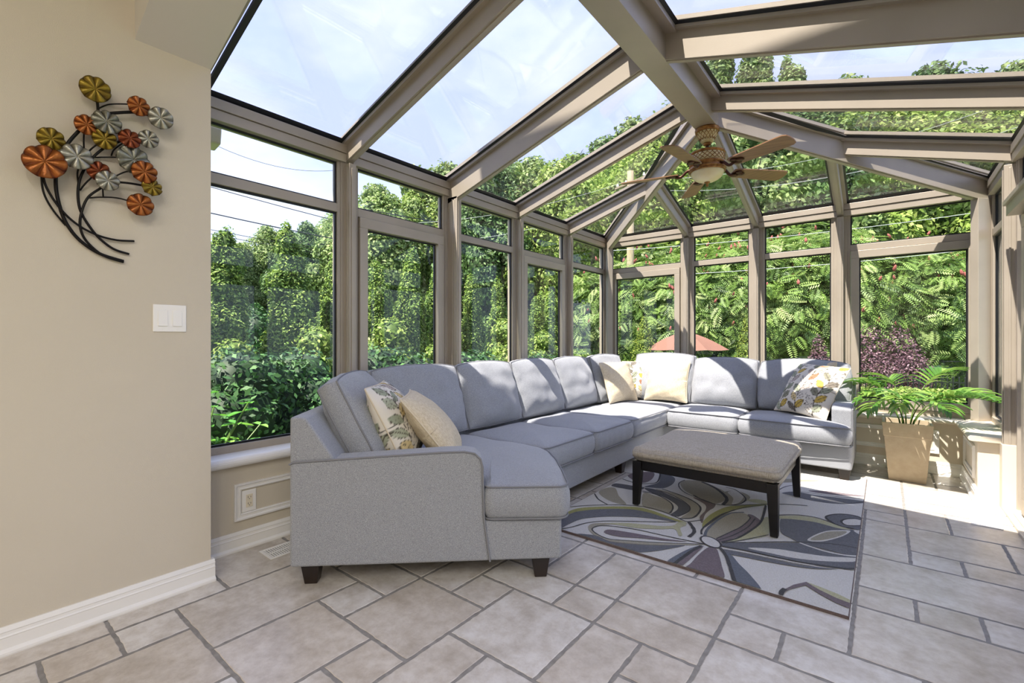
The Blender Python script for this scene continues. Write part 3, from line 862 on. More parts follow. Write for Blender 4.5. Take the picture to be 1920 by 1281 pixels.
# legs
def sofa_leg(x, y, rz=0.0):
    mb = MB(); a, b = .042, .028
    v = [(sx * q, sy * q, z) for z, q in ((0.0, b), (.101, a)) for sx, sy in ((-1, -1), (1, -1), (1, 1), (-1, 1))]
    mb.hexa(v); o = mb.build('leg', M['legwood'], sofa, bevel=.004); o.location = (x, y, 0); o.rotation_euler = (0, 0, rz)
M['legwood'] = mat('stained_wood', S('#1b120d'), 0.32, color2=S('#271b13'), nscale=8)
az = math.atan2(E1.y, E1.x)
sofa_leg(*ce(.075, .075), az); sofa_leg(*ce(1.135, .06), az)
for x, y in ((-1.745, 2.55), (-1.745, 3.62), (-.25, 4.52), (-.25, 5.1), (-2.54, 1.75), (-2.54, 5.1), (-1.62, 4.52)): sofa_leg(x, y)

# ================================================================== OTTOMAN
M['ottofab'] = mat('beige_basket_weave_fabric', S('#aa9e8c'), 0.92, color2=S('#cdc2b0'), nscale=260, bump=0.6, bscale=320, stretch=(1, 1, 1), detail=1)
def weave(m, scale, c0, c1):
    n, l = m.node_tree.nodes, m.node_tree.links; b = n['Principled BSDF']; tc = n.new('ShaderNodeTexCoord'); outs = []
    for st in ((1, .12, .12), (.12, 1, 1)):
        mp = n.new('ShaderNodeMapping'); mp.inputs['Scale'].default_value = st; l.new(tc.outputs['Object'], mp.inputs[0])
        t = n.new('ShaderNodeTexNoise'); t.inputs['Scale'].default_value = scale; t.inputs['Detail'].default_value = 1; l.new(mp.outputs[0], t.inputs['Vector']); outs.append(t)
    a = n.new('ShaderNodeMath'); a.operation = 'MAXIMUM'; l.new(outs[0].outputs['Fac'], a.inputs[0]); l.new(outs[1].outputs['Fac'], a.inputs[1])
    r = n.new('ShaderNodeValToRGB'); l.new(a.outputs[0], r.inputs[0]); r.color_ramp.elements[0].position = .42; r.color_ramp.elements[0].color = S(c0); r.color_ramp.elements[1].position = .65; r.color_ramp.elements[1].color = S(c1)
    l.new(r.outputs[0], b.inputs['Base Color'])
weave(M['ottofab'], 330, '#a89c87', '#c8beac')
ot = empty('ottoman', (-.89, 3.37, 0)); tag(ot, 'rectangular ottoman with beige woven padded top and black tapered legs on the rug', 'ottoman')
hx, hy_ = .435, .455
star_cushion('padded_top', rectp(-hx, hx, -hy_, hy_), .312, .405, .022, ot, M['ottofab'], n=160, r=.05, bulge=.006, pip=False, seed=9, edge=.030)
mb = MB()
a = .395; b = .415
mb.box(-a, a, -b - .012, -b + .012, .250, .312); mb.box(-a, a, b - .012, b + .012, .250, .312)
mb.box(-a - .012, -a + .012, -b + .012, b - .012, .250, .312); mb.box(a - .012, a + .012, -b + .012, b - .012, .250, .312)
mb.build('apron', M['blackwood'], ot, bevel=.002)
for sx in (-1, 1):
    for sy in (-1, 1):
        mb = MB(); cx, cy = sx * .398, sy * .418; t = .030; q = .020
        v = [(cx + i * q + sx * (t - q), cy + j * q + sy * (t - q), 0.0195) for i, j in ((-1, -1), (1, -1), (1, 1), (-1, 1))] + [(cx + i * t, cy + j * t, .312) for i, j in ((-1, -1), (1, -1), (1, 1), (-1, 1))]
        mb.hexa(v); mb.build('leg', M['blackwood'], ot, bevel=.003)

# ================================================================== RUG
RX0, RX1, RY0, RY1, RZ = -1.635, -.112, 2.285, 4.66, .014
def rug_mat(n, c, c2): return mat('rug_' + n, S(c), .98, color2=S(c2), nscale=160, bump=.9, bscale=420, detail=2, sheen=.2)
RM = {'cream': rug_mat('cream_wool', '#dedacf', '#efece4'), 'gray': rug_mat('grey_wool', '#595b61', '#707277'), 'char': rug_mat('charcoal_wool', '#3f4047', '#54555b'),
      'mauve': rug_mat('mauve_wool', '#6b5b5f', '#807074'), 'brown': rug_mat('brown_wool', '#6d5a55', '#806c66'), 'greige': rug_mat('greige_wool', '#a39b83', '#b5ae98'),
      'olive': rug_mat('olive_wool', '#9c9a4c', '#b1ae62'), 'pale': rug_mat('pale_green_wool', '#bdba8c', '#cfcca4'), 'blue': rug_mat('slate_wool', '#565d68', '#6d747e'),
      'black': rug_mat('black_wool', '#1e1d20', '#2c2b2e')}
RKEYS = list(RM)
def floor_pt(u, v):
    a = (u - 960) / F_PX; b = -(v - 637) / F_PX; t = (RZ - CAM_H) / b
    return ((-SY + CY * a) * t, (CY + SY * a) * t)
ZA = lambda p: floor_pt(1040 + p[0] / 5.823, 880 + p[1] / 5.823)
ZB = lambda p: floor_pt(1300 + p[0] / 4.417, 880 + p[1] / 4.417)
def inrug(p, e=.003): return (min(max(p[0], RX0 + e), RX1 - e), min(max(p[1], RY0 + e), RY1 - e))
rug = MB(); rug.box(RX0, RX1, RY0, RY1, 0.0005, RZ - .001, RKEYS.index('brown'))
rug.add([(RX0 + .003, RY0 + .003, RZ - .0009), (RX1 - .003, RY0 + .003, RZ - .0009), (RX1 - .003, RY1 - .003, RZ - .0009), (RX0 + .003, RY1 - .003, RZ - .0009)], [(0, 1, 2, 3)], RKEYS.index('cream'))
rz_ = [RZ - .0008]
def rpoly(z, pts, key, smooth=True):
    P = [z(p) for p in pts]
    if smooth: P = [tuple(q) for q in catmull([(p[0], p[1], 0) for p in P], 5, closed=True)]
    P = [inrug(p) for p in P]; rz_[0] += .00005
    vv = [(p[0], p[1], rz_[0]) for p in P]
    tris = geometry.tessellate_polygon([[Vector(v) for v in vv]])
    rug.add(vv, [t if (Vector(vv[t[1]]) - Vector(vv[t[0]])).cross(Vector(vv[t[2]]) - Vector(vv[t[0]])).z > 0 else t[::-1] for t in tris], RKEYS.index(key))
def rline(z, pts, w=.006, key='black'):
    w = w * 1.35
    P = [Vector((*z(p), 0)) for p in pts]; P = catmull(P, 6); rz_[0] += .00005
    L, R = [], []
    for i, p in enumerate(P):
        t = (P[min(i + 1, len(P) - 1)] - P[max(i - 1, 0)]).normalized(); n = Vector((-t.y, t.x, 0)) * w / 2 * (1 + .25 * noise.noise(p * 30))
        L.append(inrug(p + n)); R.append(inrug(p - n))
    V = [(a[0], a[1], rz_[0]) for a in L] + [(a[0], a[1], rz_[0]) for a in R]; n = len(L)
    rug.add(V, [(n + i, n + i + 1, i + 1, i) for i in range(n - 1)], RKEYS.index(key))
# --- far side of the rug
rpoly(ZB, [(735, 195), (850, 185), (1000, 212), (1200, 235), (1415, 265), (1430, 278), (1250, 287), (1100, 278), (950, 250), (800, 215)], 'gray')
rpoly(ZB, [(950, 178), (1100, 180), (1300, 205), (1440, 225), (1300, 222), (1100, 205)], 'mauve')
rline(ZB, [(700, 175), (760, 145), (850, 130), (1000, 135), (1200, 155), (1425, 200)])
rline(ZB, [(885, 185), (1000, 200), (1200, 228), (1420, 242)]); rline(ZB, [(880, 235), (1000, 262), (1200, 285), (1300, 282), (1420, 270)])
rpoly(ZB, [(640, 95), (760, 80), (900, 85), (1060, 96), (900, 104), (740, 110)], 'greige'); rpoly(ZB, [(300, 40), (520, 10), (700, 30), (560, 70), (380, 80)], 'gray')
rline(ZB, [(250, 60), (420, 20), (620, 10), (800, 40), (1000, 60)])
# --- upper left of the ottoman leg
rpoly(ZA, [(480, 255), (560, 205), (660, 205), (700, 290), (780, 385), (600, 345)], 'greige'); rline(ZA, [(435, 265), (470, 320), (520, 355), (575, 384)], .008)
rpoly(ZA, [(1150, 40), (1300, 85), (1300, 150), (1200, 205), (1050, 200), (980, 190), (1120, 150), (1150, 100)], 'gray')
rpoly(ZA, [(800, 60), (960, 30), (1085, 40), (1060, 110), (970, 148), (860, 120)], 'mauve'); rline(ZA, [(1155, 30), (1145, 90), (1110, 145), (1000, 158), (880, 150), (740, 105)], .009)
rpoly(ZA, [(620, 180), (660, 155), (760, 165), (850, 180), (980, 200), (900, 232), (700, 200)], 'char'); rline(ZA, [(620, 182), (700, 200), (850, 222), (1040, 250)])
rpoly(ZA, [(970, 262), (1100, 290), (1200, 325), (1265, 375), (1290, 430), (1260, 485), (1100, 445), (960, 400)], 'greige')
rpoly(ZA, [(1100, 215), (1300, 262), (1470, 330), (1570, 400), (1580, 460), (1480, 538), (1380, 530), (1465, 470), (1480, 410), (1420, 350), (1250, 275)], 'greige')
rpoly(ZA, [(980, 205), (1100, 222), (1250, 280), (1400, 350), (1475, 415), (1450, 465), (1340, 515), (1265, 497), (1340, 440), (1330, 390), (1200, 310), (1050, 255)], 'char')
rline(ZA, [(960, 250), (1080, 268), (1200, 320), (1275, 375), (1290, 430), (1255, 482)], .008); rline(ZA, [(1050, 215), (1230, 262), (1400, 345), (1475, 415), (1450, 470), (1340, 518)], .007)
rline(ZA, [(1170, 215), (1330, 268), (1480, 330), (1580, 400), (1585, 460), (1510, 530), (1370, 538)], .009)
rpoly(ZA, [(1510, 308), (1650, 340), (1750, 375), (1740, 420), (1690, 450), (1640, 500), (1610, 590), (1585, 520), (1645, 450), (1640, 385)], 'brown')
rpoly(ZA, [(1370, 150), (1450, 120), (1620, 135), (1747, 190), (1860, 250), (1880, 320), (1760, 375), (1600, 320), (1430, 240)], 'greige')
rline(ZA, [(1420, 118), (1360, 150), (1365, 205), (1440, 265), (1600, 325), (1760, 385)])
# --- top loop right of centre
rpoly(ZB, [(240, 200), (300, 180), (400, 190), (470, 230), (430, 270), (330, 297), (250, 295), (278, 250)], 'greige')
rpoly(ZB, [(285, 190), (370, 180), (415, 225), (380, 275), (320, 292), (330, 240)], 'cream')
rline(ZB, [(70, 105), (170, 150), (240, 200), (278, 250), (245, 295)], .017); rline(ZB, [(270, 150), (350, 172), (432, 240), (400, 282), (320, 297)], .007)
rpoly(ZB, [(440, 255), (520, 250), (600, 262), (600, 290), (500, 275)], 'pale')
rline(ZB, [(0, 215), (120, 272), (250, 298), (430, 296), (600, 290), (730, 290), (860, 296), (945, 303)], .008)
rpoly(ZB, [(75, 490), (85, 430), (160, 365), (280, 312), (420, 300), (595, 292), (595, 300), (430, 322), (320, 350), (220, 400), (140, 455), (95, 482)], 'olive')
rline(ZB, [(95, 480), (150, 440), (230, 385), (330, 340), (470, 310), (600, 296)])
rpoly(ZB, [(100, 555), (128, 495), (200, 430), (310, 372), (410, 365), (470, 395), (455, 440), (380, 485), (280, 535), (180, 575)], 'greige')
rpoly(ZB, [(190, 578), (290, 532), (400, 478), (468, 415), (450, 375), (500, 385), (560, 432), (545, 460), (440, 525), (330, 575), (235, 602)], 'mauve')
rpoly(ZB, [(240, 606), (330, 580), (430, 535), (545, 462), (585, 405), (625, 410), (625, 540), (430, 585)], 'pale')
rline(ZB, [(95, 552), (120, 495), (210, 415), (310, 365), (420, 358)], .012, 'blue'); rline(ZB, [(68, 540), (72, 500), (135, 440), (230, 378), (340, 340)], .008)
rline(ZB, [(190, 576), (300, 525), (400, 475), (470, 410), (450, 385)]); rline(ZB, [(205, 590), (330, 548), (450, 482), (512, 410)]); rline(ZB, [(235, 604), (370, 570), (500, 492), (562, 432), (590, 350), (600, 300)], .010)
rline(ZB, [(240, 610), (400, 590), (620, 545)])
# --- big petals on the left
rpoly(ZA, [(60, 560), (150, 500), (300, 450), (500, 435), (750, 435), (950, 450), (1100, 490), (1250, 545), (1330, 578), (1100, 545), (850, 522), (550, 520), (300, 545), (150, 605), (60, 648)], 'gray')
rpoly(ZA, [(40, 545), (120, 480), (250, 430), (450, 412), (700, 408), (900, 415), (1050, 448), (1250, 520), (1425, 580), (1425, 602), (1370, 582), (1200, 530), (1000, 468), (800, 438), (500, 438), (250, 464), (120, 510), (45, 565)], 'olive')
rline(ZA, [(170, 412), (400, 395), (700, 390), (900, 402), (1100, 438), (1300, 512), (1425, 568), (1500, 570), (1610, 555)])
rline(ZA, [(60, 656), (200, 630), (350, 588), (550, 568), (850, 572), (1150, 578), (1320, 578)])
rpoly(ZA, [(480, 592), (750, 588), (950, 603), (1150, 622), (1290, 618), (1350, 582), (1425, 576), (1432, 612), (1372, 645), (1392, 720), (1355, 726), (1312, 655), (1150, 655), (900, 645), (700, 612)], 'pale')
rpoly(ZA, [(365, 642), (400, 600), (500, 590), (640, 600), (520, 612), (430, 635), (415, 670), (480, 725), (600, 770), (800, 785), (1100, 805), (1640, 826), (1200, 832), (800, 812), (550, 778), (420, 712)], 'greige')
rpoly(ZA, [(120, 700), (250, 705), (450, 727), (600, 790), (800, 817), (1100, 834), (1420, 832), (1250, 872), (1050, 902), (850, 908), (600, 845), (350, 775)], 'gray')
rpoly(ZA, [(540, 682), (600, 662), (800, 690), (1000, 725), (1200, 760), (1450, 795), (1200, 782), (950, 757), (700, 738), (570, 707)], 'mauve')
rline(ZA, [(1650, 824), (1500, 790), (1300, 750), (1100, 706), (900, 662), (700, 632), (520, 618), (430, 636), (412, 668), (480, 720), (600, 765), (800, 782), (1100, 802), (1650, 822)])
rline(ZA, [(1465, 580), (1510, 640), (1522, 690), (1465, 742)], .015)
rpoly(ZA, [(1215, 1022), (1350, 930), (1500, 860), (1612, 838), (1460, 935), (1300, 1055)], 'blue'); rpoly(ZA, [(1300, 1052), (1460, 940), (1622, 840), (1565, 905), (1370, 1075)], 'mauve')
rline(ZA, [(1290, 1050), (1400, 965), (1500, 895), (1600, 842)], .014)
# --- lower right petals
rpoly(ZB, [(125, 650), (190, 662), (215, 720), (235, 800), (252, 908), (100, 888), (-60, 852), (-112, 838), (-30, 790), (40, 715)], 'mauve')
rpoly(ZB, [(725, 415), (800, 415), (1000, 440), (1200, 490), (1330, 505), (1388, 560), (1375, 735), (1250, 708), (1100, 668), (960, 637), (880, 610), (800, 570), (725, 520)], 'gray')
rpoly(ZB, [(620, 398), (725, 390), (850, 388), (1000, 405), (1150, 452), (1300, 500), (1200, 492), (1000, 440), (800, 415), (625, 412)], 'pale')
rline(ZB, [(620, 392), (725, 382), (850, 380), (1000, 398), (1130, 438), (1210, 470), (1290, 495)])
rpoly(ZB, [(945, 592), (1000, 550), (1100, 515), (1200, 508), (1300, 512), (1255, 550), (1150, 585), (1050, 603)], 'cream'); rpoly(ZB, [(970, 588), (1010, 558), (1100, 524), (1200, 517), (1270, 520), (1240, 545), (1150, 575), (1050, 592)], 'greige')
rpoly(ZB, [(1100, 395), (1180, 376), (1300, 378), (1400, 410), (1400, 500), (1300, 492), (1200, 465), (1130, 432)], 'gray')
rpoly(ZB, [(1225, 438), (1260, 418), (1330, 415), (1400, 425), (1398, 468), (1280, 466)], 'cream'); rpoly(ZB, [(1330, 510), (1400, 520), (1390, 545), (1350, 530)], 'cream')
rline(ZB, [(1400, 412), (1300, 380), (1180, 375), (1100, 395), (1130, 430), (1220, 475), (1330, 495)], .009); rline(ZB, [(1398, 425), (1330, 413), (1255, 418), (1225, 438), (1275, 468), (1395, 470)], .009)
rpoly(ZB, [(245, 617), (500, 614), (870, 614), (960, 642), (1100, 674), (1250, 714), (1372, 736), (1355, 832), (1200, 824), (1000, 797), (800, 757), (600, 717), (400, 674), (245, 645)], 'gray')
rpoly(ZB, [(450, 655), (700, 666), (900, 698), (1100, 725), (1360, 742), (1355, 770), (1100, 767), (850, 742), (650, 702)], 'cream')
rline(ZB, [(880, 612), (960, 642), (1100, 685), (1250, 715), (1372, 726)], .011, 'cream')
rline(ZB, [(230, 612), (500, 608), (760, 604), (1000, 612), (1200, 628), (1372, 662)]); rline(ZB, [(240, 640), (450, 680), (700, 735), (900, 775), (1100, 805), (1250, 825), (1350, 828)], .009)
rpoly(ZB, [(245, 668), (450, 705), (700, 757), (900, 797), (1100, 822), (1200, 832), (1000, 828), (800, 803), (600, 768), (400, 727), (250, 697)], 'gray'); rline(ZB, [(245, 660), (450, 697), (700, 748), (900, 788), (1000, 802)], .007, 'cream')
rpoly(ZB, [(250, 702), (310, 710), (380, 790), (470, 880), (562, 1012), (360, 955), (320, 850), (290, 770)], 'blue'); rline(ZB, [(222, 655), (270, 720), (300, 800), (325, 880), (345, 952)], .013)
rpoly(ZB, [(718, 1062), (735, 1010), (830, 962), (935, 938), (1050, 990), (1180, 1060), (1316, 1112), (1306, 1162), (1180, 1112), (1050, 1042), (930, 966), (800, 1000), (748, 1030)], 'mauve', False)
rpoly(ZB, [(935, 938), (1050, 980), (1200, 1040), (1320, 1095), (1316, 1120), (1180, 1070), (1040, 1002)], 'pale', False); rline(ZB, [(720, 1060), (735, 1015), (760, 995)], .014)
el = [(145 + 88 * math.cos(a) * .95 - 34 * math.sin(a) * .35, 607 + 34 * math.sin(a) + 88 * math.cos(a) * .38) for a in [2 * PI * k / 14 for k in range(14)]]
rpoly(ZB, el, 'cream'); rline(ZB, el + el[:1], .008)
ro = rug.build('area_rug', [RM[k] for k in RKEYS]); tag(ro, 'cream wool rug with large swirling grey, mauve and olive petals under the ottoman', 'rug')

# ================================================================== THROW PILLOWS
def col_mat(name, rough=.9, bump=.3, bscale=300):
    m = bpy.data.materials.new(name); m.use_nodes = True; n, l = m.node_tree.nodes, m.node_tree.links; b = n['Principled BSDF']
    a = n.new('ShaderNodeAttribute'); a.attribute_name = 'dye'; l.new(a.outputs['Color'], b.inputs['Base Color']); b.inputs['Roughness'].default_value = rough
    tc = n.new('ShaderNodeTexCoord'); t1 = n.new('ShaderNodeTexNoise'); t1.inputs['Scale'].default_value = bscale
    l.new(tc.outputs['Object'], t1.inputs['Vector']); bp = n.new('ShaderNodeBump'); bp.inputs['Strength'].default_value = bump; bp.inputs['Distance'].default_value = .01
    l.new(t1.outputs['Fac'], bp.inputs['Height']); l.new(bp.outputs[0], b.inputs['Normal']); return m
M['leaffab'] = col_mat('leaf_print_cotton')
M['beigefab'] = mat('beige_slub_cotton', S('#cdbd9f'), .92, color2=S('#dfd2b8'), nscale=200, bump=.5, bscale=300, stretch=(1, 1, .35), detail=1)
M['creampipe'] = mat('cream_piping', S('#d8cbb2'), .9)

def leaf_dye(U, Vv, seed):
    """leaf-print colours on a unit square (numpy arrays in -1..1)"""
    rnd = random.Random(seed); C = np.empty(U.shape + (3,)); C[:] = S('#e2dccf')[:3]
    fills = [S(c)[:3] for c in ('#c9ab52', '#8b8a76', '#a9785a', '#9aa08a', '#d9c48f', '#7b7468', '#b7a9a0', '#b0b59c')]
    line = np.array(S('#4a4038')[:3])
    for sx in (-.64, .02, .66):
        ph = rnd.uniform(-.3, .3)
        xs = sx + .09 * np.sin(Vv * 2.2 + ph)
        C[np.abs(U - xs) < .011] = line
        y = -1.05 + rnd.uniform(0, .12); k = 0
        while y < 1.0:
            for sd in (-1, 1):
                yy = y + (.12 if sd > 0 else 0); x0 = sx + .09 * math.sin(yy * 2.2 + ph)
                ang = math.radians(48 if sd > 0 else 132) + rnd.uniform(-.15, .15); L = rnd.uniform(.38, .45); Wd = rnd.uniform(.10, .135)
                du, dv = U - x0, Vv - yy
                a = (du * math.cos(ang) + dv * math.sin(ang)) / L; b = (-du * math.sin(ang) + dv * math.cos(ang))
                hw = Wd * np.sin(np.clip(a, 0, 1) * PI) ** .8
                ins = (a > .04) & (a < 1) & (np.abs(b) < hw)
                f = np.array(fills[rnd.randrange(len(fills))])
                if rnd.random() < .25: f = np.array(S('#e2dccf')[:3]) * .95
                C[ins] = f
                C[ins & ((np.abs(b) > hw - .014) | (np.abs(b) < .006))] = line
                vein = ins & (np.abs(((a * 7 + np.abs(b) * 9) % 1) - .5) < .06); C[vein] = f * .6
            y += rnd.uniform(.31, .36); k += 1
    return C

def throw_pillow(p0, p1, z, lean, size, t, kind, label, seed, roll=0.0, N=72, group=None):
    w = size
    root = empty('throw_pillow'); tag(root, label, 'pillow', group)
    m = frame_on(p0, p1, z, lean); root.matrix_world = m @ Matrix.Rotation(roll, 4, 'Y')
    g = np.linspace(-1, 1, N); U, Vv = np.meshgrid(g, g)
    pin = .075
    X = U * (1 - pin * (1 - U ** 2) * 0 - pin * np.cos(Vv * PI / 2) * np.abs(U) ** 2) * w / 2
    Z = Vv * (1 - pin * np.cos(U * PI / 2) * np.abs(Vv) ** 2) * w / 2
    b = ((1 - np.abs(U) ** 2.2) ** .62) * ((1 - np.abs(Vv) ** 2.2) ** .62)
    rs = np.random.default_rng(seed)
    wr = .006 * np.sin(U * 9 + Vv * 4 + seed) * (1 - b) * b * 3 + .004 * np.sin(Vv * 14 - U * 6 + seed * 2) * (1 - b) * b * 3
    Y = t / 2 * b * (1 - .18 * Vv) + wr * .6 + .003
    Vf = np.stack([X, -Y, Z + w / 2], -1).reshape(-1, 3); Vb = np.stack([X, Y, Z + w / 2], -1).reshape(-1, 3)
    # a gentle droop
    bend = lambda V_: V_ + np.stack([np.zeros(len(V_)), .02 * (V_[:, 0] / w) ** 2 * 2, -.01 * (V_[:, 0] / w * 2) ** 2 * (V_[:, 2] > w / 2)], -1)
    Vf, Vb = bend(Vf), bend(Vb)
    i = np.arange(N - 1); I, J = np.meshgrid(i, i); a = (J * N + I).ravel()
    q = np.stack([a, a + 1, a + N + 1, a + N], -1); qb = q[:, ::-1] + N * N
    Vall = np.concatenate([Vf, Vb]); Q = np.concatenate([q, qb])
    loop = [k for k in range(N)] + [(j + 1) * N - 1 for j in range(1, N)] + [(N - 1) * N + k for k in range(N - 2, -1, -1)] + [j * N for j in range(N - 2, 0, -1)]
    L = np.array(loop); Ln = np.roll(L, -1); qe = np.stack([L, L + N * N, Ln + N * N, Ln], -1)
    Q = np.concatenate([Q, qe])
    o = fastmesh('cover', Vall, Q, M['leaffab'] if kind == 'leaf' else M['beigefab'], parent=root, smooth=True)
    if kind == 'leaf':
        c = leaf_dye(U, Vv, seed).reshape(-1, 3); c = np.concatenate([c, c]); c = np.concatenate([c, np.ones((len(c), 1))], 1)
        at_ = o.data.color_attributes.new('dye', 'FLOAT_COLOR', 'POINT'); at_.data.foreach_set('color', c.astype(np.float32).ravel())
    pb = MB(); pb.tube([Vector((Vf[k] + Vb[k]) / 2) for k in loop[::2]], .0042, 6, closed=True)
    pb.build('piping', M['creampipe'], root, smooth=True)
    return root
D = math.radians
throw_pillow(ce(.50, .160), ce(.50, .62), .475, D(26), .465, .21, 'leaf', 'leaf-print pillow nearest the camera, leaning on the angled end cushion of the sofa', 4)
throw_pillow(ce(.75, .170), ce(.73, .62), .475, D(38), .465, .17, 'beige', 'beige textured pillow in front of the leaf-print pillow at the sofa\'s near end', 5)
throw_pillow((-2.17, 4.27), (-2.05, 4.72), .475, D(20), .44, .15, 'beige', 'beige pillow left of the leaf-print one in the sofa corner, turned towards the room', 6)
throw_pillow((-2.22, 4.74), (-1.90, 5.03), .475, D(17), .43, .13, 'leaf', 'leaf-print pillow tucked in the corner of the sofa between two beige pillows', 7)
throw_pillow((-2.04, 4.78), (-1.56, 4.80), .475, D(17), .45, .15, 'beige', 'squarish beige pillow facing the camera just right of the sofa corner', 8)
throw_pillow((-.80, 4.78), (-.37, 4.50), .475, D(30), .50, .17, 'leaf', 'large leaf-print pillow leaning in front at the right arm of the sofa', 9, roll=D(3))
throw_pillow((-.72, 4.90), (-.34, 4.80), .485, D(20), .45, .12, 'beige', 'cream pillow half hidden behind the leaf-print pillow at the right arm', 10, roll=D(-8))

# ================================================================== CEILING FAN
FX, FY = XC, 3.665
fan = empty('ceiling_fan', (FX, FY, 0)); tag(fan, 'ornate bronze ceiling fan with five wooden blades and a cream bowl light', 'ceiling fan')
M['bronze'] = mat('antique_bronze', S('#7a4f28'), .38, .65, color2=S('#a87b45'), nscale=30, bump=.3, bscale=90)
M['bronze_dark'] = mat('dark_bronze', S('#4a2c1c'), .4, .6)
M['lattice'] = mat('cream_lattice_band', S('#c8b685'), .5, .1, color2=S('#ddcfa2'), nscale=30, bump=.3, bscale=80)
M['blade'] = mat('walnut_blade', S('#7d5a41'), .42, color2=S('#96704f'), nscale=9, stretch=(.35, 5, 5))
M['bowl'] = mat('cream_glass_bowl', S('#ecd9a6'), .25, color2=S('#f3e6c4'), nscale=7)
zb_ = zroof(XC - RW, 2) - DEP
def lat(parent, r0, r1, z0, z1, n=18):
    mb = MB()
    for s in (-1, 1):
        for k in range(n):
            a0 = 2 * PI * k / n; p = []
            for j in range(7):
                t = j / 6; a = a0 + s * t * 2 * PI / n * 1.6; r = r0 + (r1 - r0) * t; p.append((r * math.cos(a), r * math.sin(a), z0 + (z1 - z0) * t))
            mb.tube(p, .0022, 4, cap=False)
    mb.build('lattice_trim', M['bronze'], parent, smooth=True)
def lobj(name, prof, m, parent, seg=40):
    o = MB().lathe(prof, (0, 0, 0), seg).build(name, m, parent, smooth=True); return o
cn = lobj('canopy', [(.030, zb_ - .108), (.040, zb_ - .104), (.050, zb_ - .092), (.048, zb_ - .088), (.066, zb_ - .058), (.074, zb_ - .030), (.080, zb_ - .026), (.078, zb_ - .018), (.084, zb_ - .012), (.084, zb_)], M['lattice'], fan)
lobj('canopy_rim', [(.079, zb_ - .030), (.086, zb_ - .024), (.083, zb_ - .016), (.088, zb_ - .010), (.086, zb_ - .0005)], M['bronze'], cn)
lat(cn, .051, .076, zb_ - .088, zb_ - .032, 16)
zt = 2.545
lobj('downrod', [(.013, zt - .02), (.013, zb_ - .10)], M['bronze_dark'], fan, 16)
lobj('downrod_collar', [(.010, zb_ - .130), (.028, zb_ - .122), (.030, zb_ - .108), (.012, zb_ - .104)], M['bronze'], fan, 24)
mh = lobj('motor_housing', [(.03, zt + .004), (.07, zt), (.118, zt - .012), (.124, zt - .022), (.118, zt - .030), (.121, zt - .035), (.121, zt - .085), (.112, zt - .095)], M['lattice'], fan)
lobj('housing_rim', [(.116, zt - .010), (.128, zt - .016), (.129, zt - .024), (.120, zt - .034)], M['bronze'], mh)
lat(mh, .1225, .1225, zt - .086, zt - .036, 22)
lobj('lower_housing', [(.100, zt - .088), (.128, zt - .094), (.130, zt - .104), (.120, zt - .112), (.118, zt - .124), (.132, zt - .132), (.135, zt - .142), (.126, zt - .152), (.100, zt - .156)], M['bronze'], fan)
bw = lobj('bowl_light', [(.118 * math.cos(a), zt - .155 - .078 * math.sin(a)) for a in [k * PI / 2 / 12 for k in range(12)]] + [(.006, zt - .233)], M['bowl'], fan)
lobj('bowl_rim', [(.112, zt - .160), (.128, zt - .156), (.129, zt - .150), (.114, zt - .148)], M['bronze'], bw)
lobj('finial', [(.001, zt - .266), (.008, zt - .262), (.010, zt - .252), (.006, zt - .246), (.016, zt - .240), (.022, zt - .232), (.018, zt - .226), (.004, zt - .224)], M['bronze'], fan, 20)
zbl = zt - .148
for k in range(5):
    a = D(-24 + 72 * k); ca, sa = math.cos(a), math.sin(a); pitch = D(12)
    def bl(r, s, h=0.0): z = zbl - s * math.sin(pitch) + h - .0 * r; q = s * math.cos(pitch); return (ca * r - sa * q, sa * r + ca * q, z)
    mb = MB(); out = [(.205, .045), (.24, .056), (.40, .062), (.58, .068), (.620, .066), (.642, .052), (.650, .02), (.650, -.02), (.642, -.052), (.620, -.066), (.58, -.068), (.40, -.062), (.24, -.056), (.205, -.045)]
    n = len(out); mb.add([bl(r, s, -.003) for r, s in out] + [bl(r, s, .004) for r, s in out], [tuple(reversed(range(n))), tuple(range(n, 2 * n))] + [(i, (i + 1) % n, n + (i + 1) % n, n + i) for i in range(n)])
    b = mb.build('blade', M['blade'], fan)
    mb = MB(); mb.tube(catmull([(ca * .11, sa * .11, zt - .118), (ca * .15, sa * .15, zt - .132), (ca * .19, sa * .19, zbl - .018), bl(.235, 0, -.008)], 4), [.011] * 12 + [.009], 8)
    for s, rr in ((.022, .026), (-.022, .026), (0, .030)):
        c = bl(.245 if s else .275, s, -.006); mb.lathe([(rr * .4, -.009), (rr, -.004), (rr, .001), (rr * .5, .002)], c, 14)
    mb.build('blade_iron', M['bronze_dark'], b, smooth=True)

